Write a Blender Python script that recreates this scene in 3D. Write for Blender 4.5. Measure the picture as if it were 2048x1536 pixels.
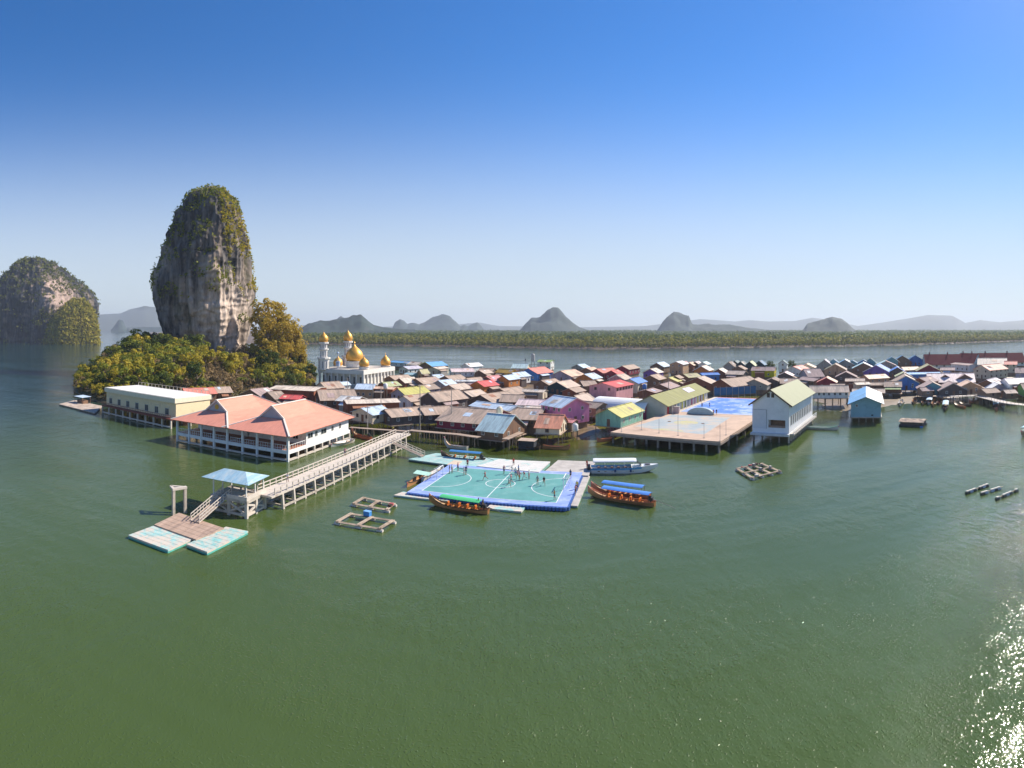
import bpy, math, random
from mathutils import Vector, Matrix, noise
for _o in list(bpy.data.objects): bpy.data.objects.remove(_o)
sc = bpy.context.scene
COL = sc.collection
R = math.radians
sin, cos, tan, pi = math.sin, math.cos, math.tan, math.pi
# ------------------------------------------------------------------ camera: a stitched (cylindrical) drone panorama
H, F, HY = 28.0, 1100.0, 657.0          # camera height, panorama focal length and horizon row in 2048 x 1536 pixels
cd = bpy.data.cameras.new('camera'); cam = bpy.data.objects.new('camera', cd); COL.objects.link(cam)
cam.location = (0, 0, H); cam.rotation_euler = (R(90), 0, 0)
cd.type = 'PANO'; cd.panorama_type = 'CENTRAL_CYLINDRICAL'
cd.central_cylindrical_radius = 1.0
cd.central_cylindrical_range_u_min = -1024/F; cd.central_cylindrical_range_u_max = 1024/F
cd.central_cylindrical_range_v_min = -(1536-HY)/F; cd.central_cylindrical_range_v_max = HY/F
cd.clip_start = 0.5; cd.clip_end = 60000
sc.camera = cam
# ------------------------------------------------------------------ sky, sun, exposure
SUN_AZ, SUN_EL = R(59), R(40)
w = bpy.data.worlds.new('World'); sc.world = w; w.use_nodes = True
wn = w.node_tree.nodes; wl = w.node_tree.links
sky = wn.new('ShaderNodeTexSky'); sky.sky_type = 'NISHITA'; sky.sun_disc = False
sky.sun_elevation = SUN_EL; sky.sun_rotation = SUN_AZ
sky.altitude = 20; sky.air_density = 1.0; sky.dust_density = 0.1; sky.ozone_density = 7.0
wn['Background'].inputs[1].default_value = 0.099
hs = wn.new('ShaderNodeHueSaturation'); hs.inputs['Saturation'].default_value = 1.22; hs.inputs['Hue'].default_value = 0.504
wl.new(sky.outputs[0], hs.inputs['Color']); 
# the sky pales towards the horizon
tcw = wn.new('ShaderNodeTexCoord'); sxw = wn.new('ShaderNodeSeparateXYZ'); mrw = wn.new('ShaderNodeMapRange'); pww = wn.new('ShaderNodeMath'); mxw = wn.new('ShaderNodeMix')
wl.new(tcw.outputs['Generated'], sxw.inputs[0]); wl.new(sxw.outputs['Z'], mrw.inputs[0]); mrw.inputs[1].default_value = 0.0; mrw.interpolation_type = 'SMOOTHERSTEP'; mrw.inputs[2].default_value = 0.58; mrw.inputs[3].default_value = 0.92; mrw.inputs[4].default_value = 0.0
pww.operation = 'POWER'; pww.inputs[1].default_value = 1.9; wl.new(mrw.outputs[0], pww.inputs[0]); mxw.data_type = 'RGBA'
wl.new(pww.outputs[0], mxw.inputs[0]); wl.new(hs.outputs[0], mxw.inputs[6]); mxw.inputs[7].default_value = (4.5, 4.95, 5.3, 1)
wl.new(mxw.outputs[2], wn['Background'].inputs[0])
sd = bpy.data.lights.new('sun', 'SUN'); sun = bpy.data.objects.new('sun', sd); COL.objects.link(sun)
sd.energy = 4.7; sd.angle = R(0.53); sd.color = (1.0, 0.91, 0.77)
sun.location = (0, 0, 200)
_d = Vector((sin(SUN_AZ)*cos(SUN_EL), cos(SUN_AZ)*cos(SUN_EL), sin(SUN_EL)))
sun.rotation_euler = _d.to_track_quat('Z', 'Y').to_euler()
sc.view_settings.view_transform = 'Standard'; sc.view_settings.look = 'None'
sc.view_settings.exposure = 0.66; sc.view_settings.gamma = 1.0
sc.cycles.volume_bounces = 0; sc.cycles.max_bounces = 6; sc.cycles.diffuse_bounces = 3
sc.cycles.use_denoising = True
sc.cycles.caustics_reflective = False; sc.cycles.caustics_refractive = False
sc.cycles.volume_step_rate = 4.0

# ------------------------------------------------------------------ helpers
def at(px, py, z=0.0):
    """ground point seen at pixel (px, py) of the photograph, at height z"""
    th = (px-1024)/F; r = F*(H-z)/(py-HY)
    return Vector((r*sin(th), r*cos(th), z))
def rat(px, r, z=0.0):
    th = (px-1024)/F
    return Vector((r*sin(th), r*cos(th), z))
def zat(r, py): return H - r*(py-HY)/F
def lin(c):
    return tuple((v/255/12.92) if v/255 <= .04045 else ((v/255+.055)/1.055)**2.4 for v in c)

class MB:
    """collects shapes and links them as one mesh object"""
    def __init__(s): s.v = []; s.f = []; s.m = []
    def add(s, vs, fs, mi=0):
        b = len(s.v); s.v += [tuple(p) for p in vs]
        for f in fs: s.f.append(tuple(i+b for i in f)); s.m.append(mi)
        return s
    def box(s, x0, x1, y0, y1, z0, z1, mi=0):
        vs = [(x0,y0,z0),(x1,y0,z0),(x1,y1,z0),(x0,y1,z0),(x0,y0,z1),(x1,y0,z1),(x1,y1,z1),(x0,y1,z1)]
        return s.add(vs, [(0,3,2,1),(4,5,6,7),(0,1,5,4),(1,2,6,5),(2,3,7,6),(3,0,4,7)], mi)
    def bar(s, p, q, w, h=None, mi=0):
        h = h or w; p = Vector(p); q = Vector(q); d = (q-p).normalized()
        up = Vector((0,0,1)) if abs(d.z) < .95 else Vector((0,1,0))
        a = d.cross(up).normalized()*w/2; b = a.cross(d).normalized()*h/2
        vs = [p-a-b,p+a-b,p+a+b,p-a+b,q-a-b,q+a-b,q+a+b,q-a+b]
        return s.add(vs, [(0,1,2,3),(7,6,5,4),(0,4,5,1),(1,5,6,2),(2,6,7,3),(3,7,4,0)], mi)
    def tube(s, p, q, r0, r1=None, n=8, mi=0):
        r1 = r0 if r1 is None else r1; p = Vector(p); q = Vector(q); d = (q-p).normalized()
        up = Vector((0,0,1)) if abs(d.z) < .95 else Vector((0,1,0))
        a = d.cross(up).normalized(); b = a.cross(d).normalized()
        vs = [p+(a*cos(2*pi*i/n)+b*sin(2*pi*i/n))*r0 for i in range(n)]+[q+(a*cos(2*pi*i/n)+b*sin(2*pi*i/n))*r1 for i in range(n)]
        fs = [(i,(i+1)%n,(i+1)%n+n,i+n) for i in range(n)]+[tuple(range(n))[::-1], tuple(range(n,2*n))]
        return s.add(vs, fs, mi)
    def lathe(s, prof, n=20, c=(0,0,0), mi=0):
        vs = []; fs = []
        for (r, z) in prof:
            for i in range(n): vs.append((c[0]+r*cos(2*pi*i/n), c[1]+r*sin(2*pi*i/n), c[2]+z))
        for k in range(len(prof)-1):
            for i in range(n): fs.append((k*n+i, k*n+(i+1)%n, (k+1)*n+(i+1)%n, (k+1)*n+i))
        return s.add(vs, fs, mi)
    def prism(s, poly, z0, z1, mi=0):
        n = len(poly); vs = [(p[0],p[1],z0) for p in poly]+[(p[0],p[1],z1) for p in poly]
        a = sum(poly[i][0]*poly[(i+1)%n][1]-poly[(i+1)%n][0]*poly[i][1] for i in range(n))
        fs = [tuple(range(n))[::-1], tuple(range(n,2*n))]+[(i,(i+1)%n,(i+1)%n+n,i+n) for i in range(n)]
        if a < 0: fs = [f[::-1] for f in fs]
        return s.add(vs, fs, mi)
    def slab(s, a, b, c, d, t, mi=0):
        """a quad a b c d given a thickness t under it"""
        a,b,c,d = map(Vector,(a,b,c,d)); n = (b-a).cross(d-a).normalized()
        if n.z < 0: n = -n
        vs = [a,b,c,d]+[p-n*t for p in (a,b,c,d)]
        return s.add(vs, [(0,1,2,3),(7,6,5,4),(0,4,5,1),(1,5,6,2),(2,6,7,3),(3,7,4,0)], mi)
    def build(s, name, mats, parent=None, smooth=False):
        me = bpy.data.meshes.new(name); me.from_pydata(s.v, [], s.f); 
        for m in (mats if isinstance(mats,(list,tuple)) else [mats]): me.materials.append(m)
        me.polygons.foreach_set('material_index', s.m)
        if smooth: me.polygons.foreach_set('use_smooth', [True]*len(s.f))
        me.update()
        o = bpy.data.objects.new(name, me); COL.objects.link(o)
        if parent: o.parent = parent
        return o
def tag(o, label, cat, group=None):
    o['label'] = label; o['category'] = cat
    if group: o['group'] = group
    return o
def struct(o, kind='structure'): o['kind'] = kind; return o
def thing(name, label, cat, loc=(0,0,0), az=0.0, group=None):
    """an Empty at the thing's base; its local +Y points to compass angle az (clockwise from the view axis)"""
    o = bpy.data.objects.new(name, None); COL.objects.link(o); o.empty_display_size = .5
    o.location = loc; o.rotation_euler = (0, 0, -az)
    return tag(o, label, cat, group)
def kids(o): return [c for c in COL.objects if c.parent is o]
def dup(root, loc=None, az=None, label=None, group=None, scale=None):
    r = root.copy(); COL.objects.link(r)
    if loc is not None: r.location = loc
    if az is not None: r.rotation_euler = (0, 0, -az)
    if scale is not None: r.scale = scale
    if label: r['label'] = label
    if group: r['group'] = group
    for ch in list(root.children):
        c = ch.copy(); COL.objects.link(c); c.parent = r
        for g in list(ch.children):
            d = g.copy(); COL.objects.link(d); d.parent = c
    return r

# ------------------------------------------------------------------ materials
_mats = {}
def M(name, col, rough=.75, var=.18, scale=1.0, bump=0.0, metal=0.0, stretch=(1,1,1), stain=None, staincov=.35, spec=.4, sscale=.5):
    if name in _mats: return _mats[name]
    m = bpy.data.materials.new(name); m.use_nodes = True; nt = m.node_tree; N = nt.nodes; L = nt.links
    b = N['Principled BSDF']; b.inputs['Roughness'].default_value = rough; b.inputs['Metallic'].default_value = metal
    b.inputs['Specular IOR Level'].default_value = spec
    tc = N.new('ShaderNodeTexCoord'); mp = N.new('ShaderNodeMapping'); mp.inputs['Scale'].default_value = stretch
    oi = N.new('ShaderNodeObjectInfo'); ad = N.new('ShaderNodeVectorMath'); ad.operation = 'ADD'
    sc_ = N.new('ShaderNodeVectorMath'); sc_.operation = 'SCALE'; sc_.inputs[3].default_value = 37.0
    L.new(oi.outputs['Location'], sc_.inputs[0]); L.new(tc.outputs['Object'], mp.inputs[0])
    L.new(mp.outputs[0], ad.inputs[0]); L.new(sc_.outputs[0], ad.inputs[1])
    nz = N.new('ShaderNodeTexNoise'); nz.inputs['Scale'].default_value = scale; nz.inputs['Detail'].default_value = 5; nz.inputs['Roughness'].default_value = .65
    L.new(ad.outputs[0], nz.inputs['Vector'])
    rp = N.new('ShaderNodeValToRGB'); rp.color_ramp.elements[0].position = .3; rp.color_ramp.elements[1].position = .7
    rp.color_ramp.elements[0].color = tuple(c*(1-var) for c in col)+(1,); rp.color_ramp.elements[1].color = tuple(min(.95, c*(1+var)) for c in col)+(1,)
    L.new(nz.outputs[0], rp.inputs[0]); out = rp.outputs[0]
    if stain:
        n2 = N.new('ShaderNodeTexNoise'); n2.inputs['Scale'].default_value = sscale; n2.inputs['Detail'].default_value = 6; n2.inputs['Roughness'].default_value = .7
        L.new(ad.outputs[0], n2.inputs['Vector'])
        r2 = N.new('ShaderNodeValToRGB'); r2.color_ramp.elements[0].position = 1-staincov-.08+.0; r2.color_ramp.elements[1].position = 1-staincov+.12
        r2.color_ramp.elements[0].position = .5+(.5-staincov)*.5-.05; r2.color_ramp.elements[1].position = .5+(.5-staincov)*.5+.09
        mx = N.new('ShaderNodeMix'); mx.data_type = 'RGBA'
        L.new(n2.outputs[0], r2.inputs[0]); L.new(r2.outputs[0], mx.inputs[0]); L.new(out, mx.inputs[6]); mx.inputs[7].default_value = tuple(stain)+(1,)
        out = mx.outputs[2]
    L.new(out, b.inputs['Base Color'])
    if bump:
        bp = N.new('ShaderNodeBump'); bp.inputs['Strength'].default_value = bump; bp.inputs['Distance'].default_value = .2
        L.new(nz.outputs[0], bp.inputs['Height']); L.new(bp.outputs[0], b.inputs['Normal'])
    _mats[name] = m
    return m
rnd = random.Random(7)
# ------------------------------------------------------------------ water
def water_material():
    m = bpy.data.materials.new('water'); m.use_nodes = True; N = m.node_tree.nodes; L = m.node_tree.links
    b = N['Principled BSDF']; b.inputs['IOR'].default_value = 1.33
    tc = N.new('ShaderNodeTexCoord')
    # body colour: deep green bay, olive where it is shallow round the village
    def nz(scale, detail, st=(1,1,1), rough=.55):
        mp = N.new('ShaderNodeMapping'); mp.inputs['Scale'].default_value = st
        n = N.new('ShaderNodeTexNoise'); n.inputs['Scale'].default_value = scale; n.inputs['Detail'].default_value = detail; n.inputs['Roughness'].default_value = rough
        L.new(tc.outputs['Object'], mp.inputs[0]); L.new(mp.outputs[0], n.inputs['Vector']); return n
    sub = N.new('ShaderNodeVectorMath'); sub.operation = 'SUBTRACT'; sub.inputs[1].default_value = (30, 205, 0)
    L.new(tc.outputs['Object'], sub.inputs[0])
    sca = N.new('ShaderNodeVectorMath'); sca.operation = 'MULTIPLY'; sca.inputs[1].default_value = (1/150, 1/110, 0)
    L.new(sub.outputs[0], sca.inputs[0])
    ln = N.new('ShaderNodeVectorMath'); ln.operation = 'LENGTH'; L.new(sca.outputs[0], ln.inputs[0])
    big = nz(.018, 3)
    ad = N.new('ShaderNodeMath'); ad.operation = 'MULTIPLY_ADD'; ad.inputs[1].default_value = .5; L.new(big.outputs[0], ad.inputs[0]); L.new(ln.outputs['Value'], ad.inputs[2])
    rp = N.new('ShaderNodeValToRGB'); e = rp.color_ramp.elements
    e[0].position = .75; e[0].color = (.150,.140,.024,1); e[1].position = 1.75; e[1].color = (.027,.042,.001,1)
    k = rp.color_ramp.elements.new(1.2); k.color = (.062,.096,.024,1)
    L.new(ad.outputs[0], rp.inputs[0])
    # bluer body colour on the left and in the strait behind the village
    sx = N.new('ShaderNodeSeparateXYZ'); L.new(tc.outputs['Object'], sx.inputs[0])
    def mr(src, a, c):
        q = N.new('ShaderNodeMapRange'); q.inputs[1].default_value = a; q.inputs[2].default_value = c; q.interpolation_type = 'SMOOTHSTEP'; L.new(src, q.inputs[0]); return q.outputs[0]
    mxx = N.new('ShaderNodeMath'); mxx.operation = 'MAXIMUM'; L.new(mr(sx.outputs['X'], -55, -190), mxx.inputs[0]); L.new(mr(sx.outputs['Y'], 300, 480), mxx.inputs[1])
    bl = N.new('ShaderNodeMix'); bl.data_type = 'RGBA'; L.new(mxx.outputs[0], bl.inputs[0]); L.new(rp.outputs[0], bl.inputs[6]); bl.inputs[7].default_value = (.012,.045,.050,1)
    L.new(bl.outputs[2], b.inputs['Base Color'])
    # ripples: long low swell, wind ripples and fine chop
    n1 = nz(.22, 2, (1,.45,1)); n2 = nz(1.1, 3, (1,.55,1)); n3 = nz(4.5, 2, (1,.7,1))
    patch = nz(.022, 4, (.55,1.5,1), .6)
    pr = N.new('ShaderNodeMapRange'); pr.inputs[1].default_value = .40; pr.inputs[2].default_value = .62; pr.inputs[3].default_value = .35; pr.inputs[4].default_value = 1.5
    L.new(patch.outputs[0], pr.inputs[0])
    def mul(a, k):
        q = N.new('ShaderNodeMath'); q.operation = 'MULTIPLY'; L.new(a, q.inputs[0]); q.inputs[1].default_value = k; return q.outputs[0]
    def add(a, c):
        q = N.new('ShaderNodeMath'); q.operation = 'ADD'; L.new(a, q.inputs[0]); L.new(c, q.inputs[1]); return q.outputs[0]
    n4 = nz(5.5, 0); n5 = N.new('ShaderNodeMapRange'); n5.inputs[1].default_value = .60; n5.inputs[2].default_value = .86; L.new(n4.outputs[0], n5.inputs[0])
    hgt = add(add(add(mul(n5.outputs[0], .034),mul(n1.outputs[0], WV[0])), mul(n2.outputs[0], WV[1])), mul(n3.outputs[0], WV[2]))
    q = N.new('ShaderNodeMath'); q.operation = 'MULTIPLY'; L.new(hgt, q.inputs[0]); L.new(pr.outputs[0], q.inputs[1])
    bp = N.new('ShaderNodeBump'); bp.inputs['Strength'].default_value = 1.0; bp.inputs['Distance'].default_value = 1.0
    L.new(q.outputs[0], bp.inputs['Height']); L.new(bp.outputs[0], b.inputs['Normal'])
    b.inputs['Roughness'].default_value = .06
    return m
WV = (.15, .08, .034)
wm = water_material()
mb = MB()
rings = [0, 60, 150, 300, 600, 1200, 2500, 6000, 15000, 40000]; n = 48
vs = [(0,0,0)]; fs = []
for k, r in enumerate(rings[1:]):
    for i in range(n): vs.append((r*sin(2*pi*i/n), r*cos(2*pi*i/n), 0))
for i in range(n): fs.append((0, 1+(i+1)%n, 1+i))
for k in range(len(rings)-2):
    for i in range(n): fs.append((1+k*n+i, 1+k*n+(i+1)%n, 1+(k+1)*n+(i+1)%n, 1+(k+1)*n+i))
mb.add(vs, [f[::-1] for f in fs]); 
sea = struct(mb.build('water', wm))
for p_ in sea.data.polygons:
    if p_.normal.z < 0: sea.data.flip_normals(); break

# ------------------------------------------------------------------ limestone rocks
def rock_material(name, base, dark, warm, green, pale=None):
    m = bpy.data.materials.new(name); m.use_nodes = True; N = m.node_tree.nodes; L = m.node_tree.links
    b = N['Principled BSDF']; b.inputs['Roughness'].default_value = .9; b.inputs['Specular IOR Level'].default_value = .2
    tc = N.new('ShaderNodeTexCoord')
    def nz(scale, detail, st, rough=.6):
        mp = N.new('ShaderNodeMapping'); mp.inputs['Scale'].default_value = st
        n = N.new('ShaderNodeTexNoise'); n.inputs['Scale'].default_value = scale; n.inputs['Detail'].default_value = detail; n.inputs['Roughness'].default_value = rough
        L.new(tc.outputs['Object'], mp.inputs[0]); L.new(mp.outputs[0], n.inputs['Vector']); return n
    def ramp(src, a, c, ca, cc):
        r = N.new('ShaderNodeValToRGB'); r.color_ramp.elements[0].position = a; r.color_ramp.elements[1].position = c
        r.color_ramp.elements[0].color = ca; r.color_ramp.elements[1].color = cc; L.new(src, r.inputs[0]); return r
    def mix(f, a, c):
        x = N.new('ShaderNodeMix'); x.data_type = 'RGBA'; L.new(f, x.inputs[0]); L.new(a, x.inputs[6])
        if isinstance(c, tuple): x.inputs[7].default_value = c
        else: L.new(c, x.inputs[7])
        return x.outputs[2]
    W = (1,1,1,1); K = (0,0,0,1)
    streak = nz(.30, 6, (1,1,.10)); blotch = nz(.06, 5, (1,1,.6)); warmn = nz(.045, 4, (1,1,.5))
    c = ramp(streak.outputs[0], .44, .72, tuple(dark)+(1,), tuple(base)+(1,)).outputs[0]
    c = mix(ramp(warmn.outputs[0], .52, .66, K, W).outputs[0], c, tuple(warm)+(1,))
    s2 = nz(.55, 5, (1,1,.06)); c = mix(ramp(s2.outputs[0], .56, .68, K, (.8,.8,.8,1)).outputs[0], c, tuple(v*.9 for v in dark)+(1,))
    c = mix(ramp(blotch.outputs[0], .60, .70, K, (.75,.75,.75,1)).outputs[0], c, tuple(green)+(1,))
    if pale:                                        # sunlight painted into the colour: a paler patch on the right hand cliff
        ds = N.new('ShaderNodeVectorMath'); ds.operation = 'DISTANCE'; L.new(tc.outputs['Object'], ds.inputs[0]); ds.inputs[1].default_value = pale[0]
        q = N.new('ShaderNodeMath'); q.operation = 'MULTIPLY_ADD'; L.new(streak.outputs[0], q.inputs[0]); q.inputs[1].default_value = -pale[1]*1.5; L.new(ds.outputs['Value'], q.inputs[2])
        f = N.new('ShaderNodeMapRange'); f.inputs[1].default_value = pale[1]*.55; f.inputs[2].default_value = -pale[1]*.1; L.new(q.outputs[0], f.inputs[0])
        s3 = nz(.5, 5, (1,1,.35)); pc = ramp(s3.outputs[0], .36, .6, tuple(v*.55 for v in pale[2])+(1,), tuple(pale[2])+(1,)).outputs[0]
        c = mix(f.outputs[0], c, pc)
    L.new(c, b.inputs['Base Color'])
    bp = N.new('ShaderNodeBump'); bp.inputs['Strength'].default_value = .8; bp.inputs['Distance'].default_value = 1.2
    L.new(streak.outputs[0], bp.inputs['Height']); L.new(bp.outputs[0], b.inputs['Normal'])
    return m
def lerp_rows(rows, y):
    for a, c in zip(rows, rows[1:]):
        if a[0] <= y <= c[0]:
            t = (y-a[0])/(c[0]-a[0]); return a[1]+(c[1]-a[1])*t, a[2]+(c[2]-a[2])*t
    return rows[-1][1:] if y > rows[-1][0] else rows[0][1:]
def rock(name, rows, r0, depth, mat, amp, nu=150, nv=110, seed=0, parent=None, ridge=None, shrink=1.0):
    """a free-standing karst tower: each row (y, left x, right x) gives its width at a height; its plan has a
    blunt corner towards the camera (at 'ridge' of its half width) between a left and a right cliff face"""
    y0, y1 = rows[0][0], rows[-1][0]
    thc = sum((a[1]+a[2])/2 for a in rows)/len(rows); thc = (thc-1024)/F
    c0 = Vector((r0*sin(thc), r0*cos(thc), 0)); e1 = Vector((cos(thc), -sin(thc), 0)); e2 = Vector((sin(thc), cos(thc), 0))
    plan = []
    for i in range(nu):
        p = 2*pi*i/nu; x, y = cos(p), sin(p)
        if ridge is not None and y < 0:
            w = (-.30-(x+1)/(ridge+1)*.75) if x < ridge else (-1.05*(1-x)/(1-ridge))
            t = min(1, -y*2.2); y = y*(1-.68*t)+w*.68*t
        plan.append((x, y))
    vs = []; fs = []
    for k in range(nv+1):
        t = k/nv; y = y0+(y1-y0)*t; xl, xr = lerp_rows(rows, y); z = zat(r0, y)
        a = r0*tan((xl-1024)/F-thc); c = r0*tan((xr-1024)/F-thc); m_ = (a+c)/2; hw = max(.05,(c-a)/2)*shrink
        for i in range(nu):
            px_, py_ = plan[i]
            v = c0+e1*(m_+hw*px_)+e2*(hw*depth*py_); v.z = z
            q = Vector((v.x, v.y, z*.3))*(.16/amp)+Vector((seed*7.3, seed*3.1, 0))
            q2 = Vector((v.x*.75, v.y*.75, z*.10))/amp+Vector((seed, 0, 5)); q3 = v*(.42/amp); q4 = Vector((v.x*.25, v.y*.25, z*1.3))/amp
            d = noise.fractal(q, 1.0, 2.0, 4)*1.0+(.45-1.5*abs(noise.noise(q2))-.7*abs(noise.noise(q2*2.3)))*.62+noise.fractal(q3, .9, 2.1, 4)*.42+(.2-abs(noise.noise(q4)))*.35
            n_ = (e1*px_+e2*py_/max(depth,.3)).normalized()
            edge = min(1, hw/(amp*2.2))
            v = v+n_*amp*d*edge*(.50+.50*abs(py_)); v.z += amp*.35*noise.noise(q3*1.7)*edge
            vs.append(v)
    for k in range(nv):
        for i in range(nu):
            fs.append((k*nu+i, (k+1)*nu+i, (k+1)*nu+(i+1)%nu, k*nu+(i+1)%nu))
    fs.append(tuple(range(nu)))
    mb = MB(); mb.add(vs, fs); o = mb.build(name, mat, parent, True)
    return o
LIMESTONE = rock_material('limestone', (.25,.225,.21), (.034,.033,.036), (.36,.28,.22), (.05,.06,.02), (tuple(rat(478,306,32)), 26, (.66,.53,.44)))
ROCK_ROWS = [(373,414,428),(378,396,444),(386,386,456),(396,376,466),(410,366,476),(425,354,484),(445,345,489),(465,337,493),(485,330,498),(500,324,502),(520,317,506),(540,311,509),(560,306,512),(580,306,514),(600,309,513),(620,314,511),(640,318,508),(660,326,502),(680,336,497),(700,346,494),(725,350,500)]
R0 = 330.0
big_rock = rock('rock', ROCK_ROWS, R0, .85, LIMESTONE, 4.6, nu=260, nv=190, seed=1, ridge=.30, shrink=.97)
struct(big_rock)
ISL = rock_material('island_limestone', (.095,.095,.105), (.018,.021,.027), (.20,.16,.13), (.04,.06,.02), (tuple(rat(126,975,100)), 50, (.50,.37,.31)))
ISL_ROWS = [(517,52,82),(522,38,98),(530,26,112),(540,17,126),(553,6,143),(566,-6,158),(582,-14,176),(598,-22,189),(612,-26,194),(630,-28,192),(650,-30,191),(670,-32,194),(690,-34,197)]
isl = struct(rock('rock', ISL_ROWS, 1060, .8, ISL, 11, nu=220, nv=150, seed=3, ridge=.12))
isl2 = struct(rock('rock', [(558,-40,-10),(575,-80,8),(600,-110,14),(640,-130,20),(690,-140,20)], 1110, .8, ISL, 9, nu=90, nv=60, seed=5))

# ------------------------------------------------------------------ leaves
def leaf_mat(name, cols, rough=.6):
    m = bpy.data.materials.new(name); m.use_nodes = True; N = m.node_tree.nodes; L = m.node_tree.links
    b = N['Principled BSDF']; b.inputs['Roughness'].default_value = rough; b.inputs['Specular IOR Level'].default_value = .25
    g = N.new('ShaderNodeNewGeometry'); oi = N.new('ShaderNodeObjectInfo')
    nz = N.new('ShaderNodeTexNoise'); nz.inputs['Scale'].default_value = .12; nz.inputs['Detail'].default_value = 3
    L.new(g.outputs['Position'], nz.inputs['Vector'])
    ad = N.new('ShaderNodeMath'); ad.operation = 'MULTIPLY_ADD'; L.new(g.outputs['Random Per Island'], ad.inputs[0]); ad.inputs[1].default_value = .35
    sb = N.new('ShaderNodeMath'); sb.operation = 'SUBTRACT'; L.new(nz.outputs[0], sb.inputs[0]); sb.inputs[1].default_value = .15
    L.new(sb.outputs[0], ad.inputs[2])
    rp = N.new('ShaderNodeValToRGB'); rp.color_ramp.elements[0].position = .22; rp.color_ramp.elements[0].color = tuple(cols[0])+(1,)
    rp.color_ramp.elements[1].position = .75; rp.color_ramp.elements[1].color = tuple(cols[-1])+(1,)
    if len(cols) == 3: e = rp.color_ramp.elements.new(.5); e.color = tuple(cols[1])+(1,)
    L.new(ad.outputs[0], rp.inputs[0]); L.new(rp.outputs[0], b.inputs['Base Color'])
    tr = N.new('ShaderNodeBsdfTranslucent'); L.new(rp.outputs[0], tr.inputs[0])
    mx = N.new('ShaderNodeMixShader'); mx.inputs[0].default_value = .4
    L.new(b.outputs[0], mx.inputs[1]); L.new(tr.outputs[0], mx.inputs[2]); L.new(mx.outputs[0], N['Material Output'].inputs[0])
    return m
def leaf_quad(mb, p, s, rd, mi=0, flat=.0, out=None):
    n = Vector((rd.gauss(0,1), rd.gauss(0,1), rd.gauss(0,1)+flat)).normalized()
    if out is not None: n = (out*1.5+n*.75+Vector((0,0,.35))).normalized()
    a = n.orthogonal().normalized(); a = Matrix.Rotation(rd.uniform(0,6.28), 3, n) @ a; b = n.cross(a)
    w = s*rd.uniform(.6,1.1); h = s*rd.uniform(.35,.7)
    mb.add([p-a*w, p-b*h+n*s*.15, p+a*w, p+b*h+n*s*.15], [(0,1,2,3)], mi)
LEAF_G = leaf_mat('leaf_olive', [(.070,.105,.010),(.18,.21,.020),(.33,.32,.036)])
LEAF_Y = leaf_mat('leaf_yellow', [(.17,.18,.015),(.39,.33,.024),(.55,.42,.044)])
LEAF_D = leaf_mat('leaf_dark', [(.025,.050,.010),(.065,.10,.016),(.13,.15,.025)])
LEAF_B = leaf_mat('leaf_dry', [(.17,.11,.05),(.30,.21,.10),(.44,.31,.15)])
LEAF_R = leaf_mat('leaf_rust', [(.26,.19,.022),(.46,.33,.036),(.60,.42,.06)])
LEAF_M = leaf_mat('leaf_mangrove', [(.06,.085,.018),(.14,.16,.030),(.24,.23,.055)])

# shrubs clinging to the top, ledges and left flank of the rock (uncountable cover)
def cling(o, name, mat, test, count, size, seed):
    rd = random.Random(seed); mb = MB(); me = o.data
    polys = [p for p in me.polygons if len(p.vertices) == 4]; ws = [p.area for p in polys]
    for p in rd.choices(polys, ws, k=count):
        vs = [me.vertices[i].co for i in p.vertices]
        a, b_ = rd.random(), rd.random(); c = vs[0].lerp(vs[1], a).lerp(vs[3].lerp(vs[2], a), b_)
        t = test(c, p.normal)
        if rd.random() < t:
            for _ in range(3): leaf_quad(mb, c+p.normal*rd.uniform(.0,1.6)*size+Vector((rd.gauss(0,.5),rd.gauss(0,.5),rd.gauss(0,.5)))*size, size*rd.uniform(.7,1.3), rd, flat=.5)
    return struct(mb.build(name, mat), 'stuff')
def rock_shrub(c, n):
    h = (c.z-18)/96
    v = noise.noise(c*.045+Vector((3,1,9)))+.5*noise.noise(c*.13)
    x = (math.atan2(c.x, c.y)*F+1024)
    t = 0
    if n.z > .45 and h > .25: t = .9
    if h > .84: t = max(t, .8 if v > -.25 else .2)
    if x < 370 and h > .30 and v > .08: t = max(t, .75)           # left flank
    if v > .42 and h > .15: t = max(t, .7)
    return t
cling(big_rock, 'rock_shrubs', LEAF_G, rock_shrub, 9500, .85, 4)
def shoulder_shrub(c, n):
    h = (c.z-18)/96; x = math.atan2(c.x, c.y)*F+1024; v = noise.noise(c*.05+Vector((3,1,9)))+.5*noise.noise(c*.15)
    return .9 if x > 440+max(0,.75-h)*75 and h > .34 and v > -.30 else 0
cling(big_rock, 'shoulder_shrubs', LEAF_Y, shoulder_shrub, 11000, .8, 14)  # yellower leaves put the sun on the right shoulder into the colour
def isl_shrub(c, n):
    v = noise.noise(c*.012+Vector((1,5,2)))+.5*noise.noise(c*.05)
    x = math.atan2(c.x, c.y)*F+1024; y = HY-(c.z-H)*F/Vector((c.x,c.y)).length
    t = 0
    if n.z > .5: t = .9
    if v > .33: t = .8
    if x > 95 and y > 600+max(0,(140-x))*.5: t = max(t, .0)
    return t
cling(isl, 'rock_shrubs', LEAF_M, isl_shrub, 9000, 2.2, 5)
cling(isl2, 'rock_shrubs', LEAF_M, isl_shrub, 2500, 2.2, 6)

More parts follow.
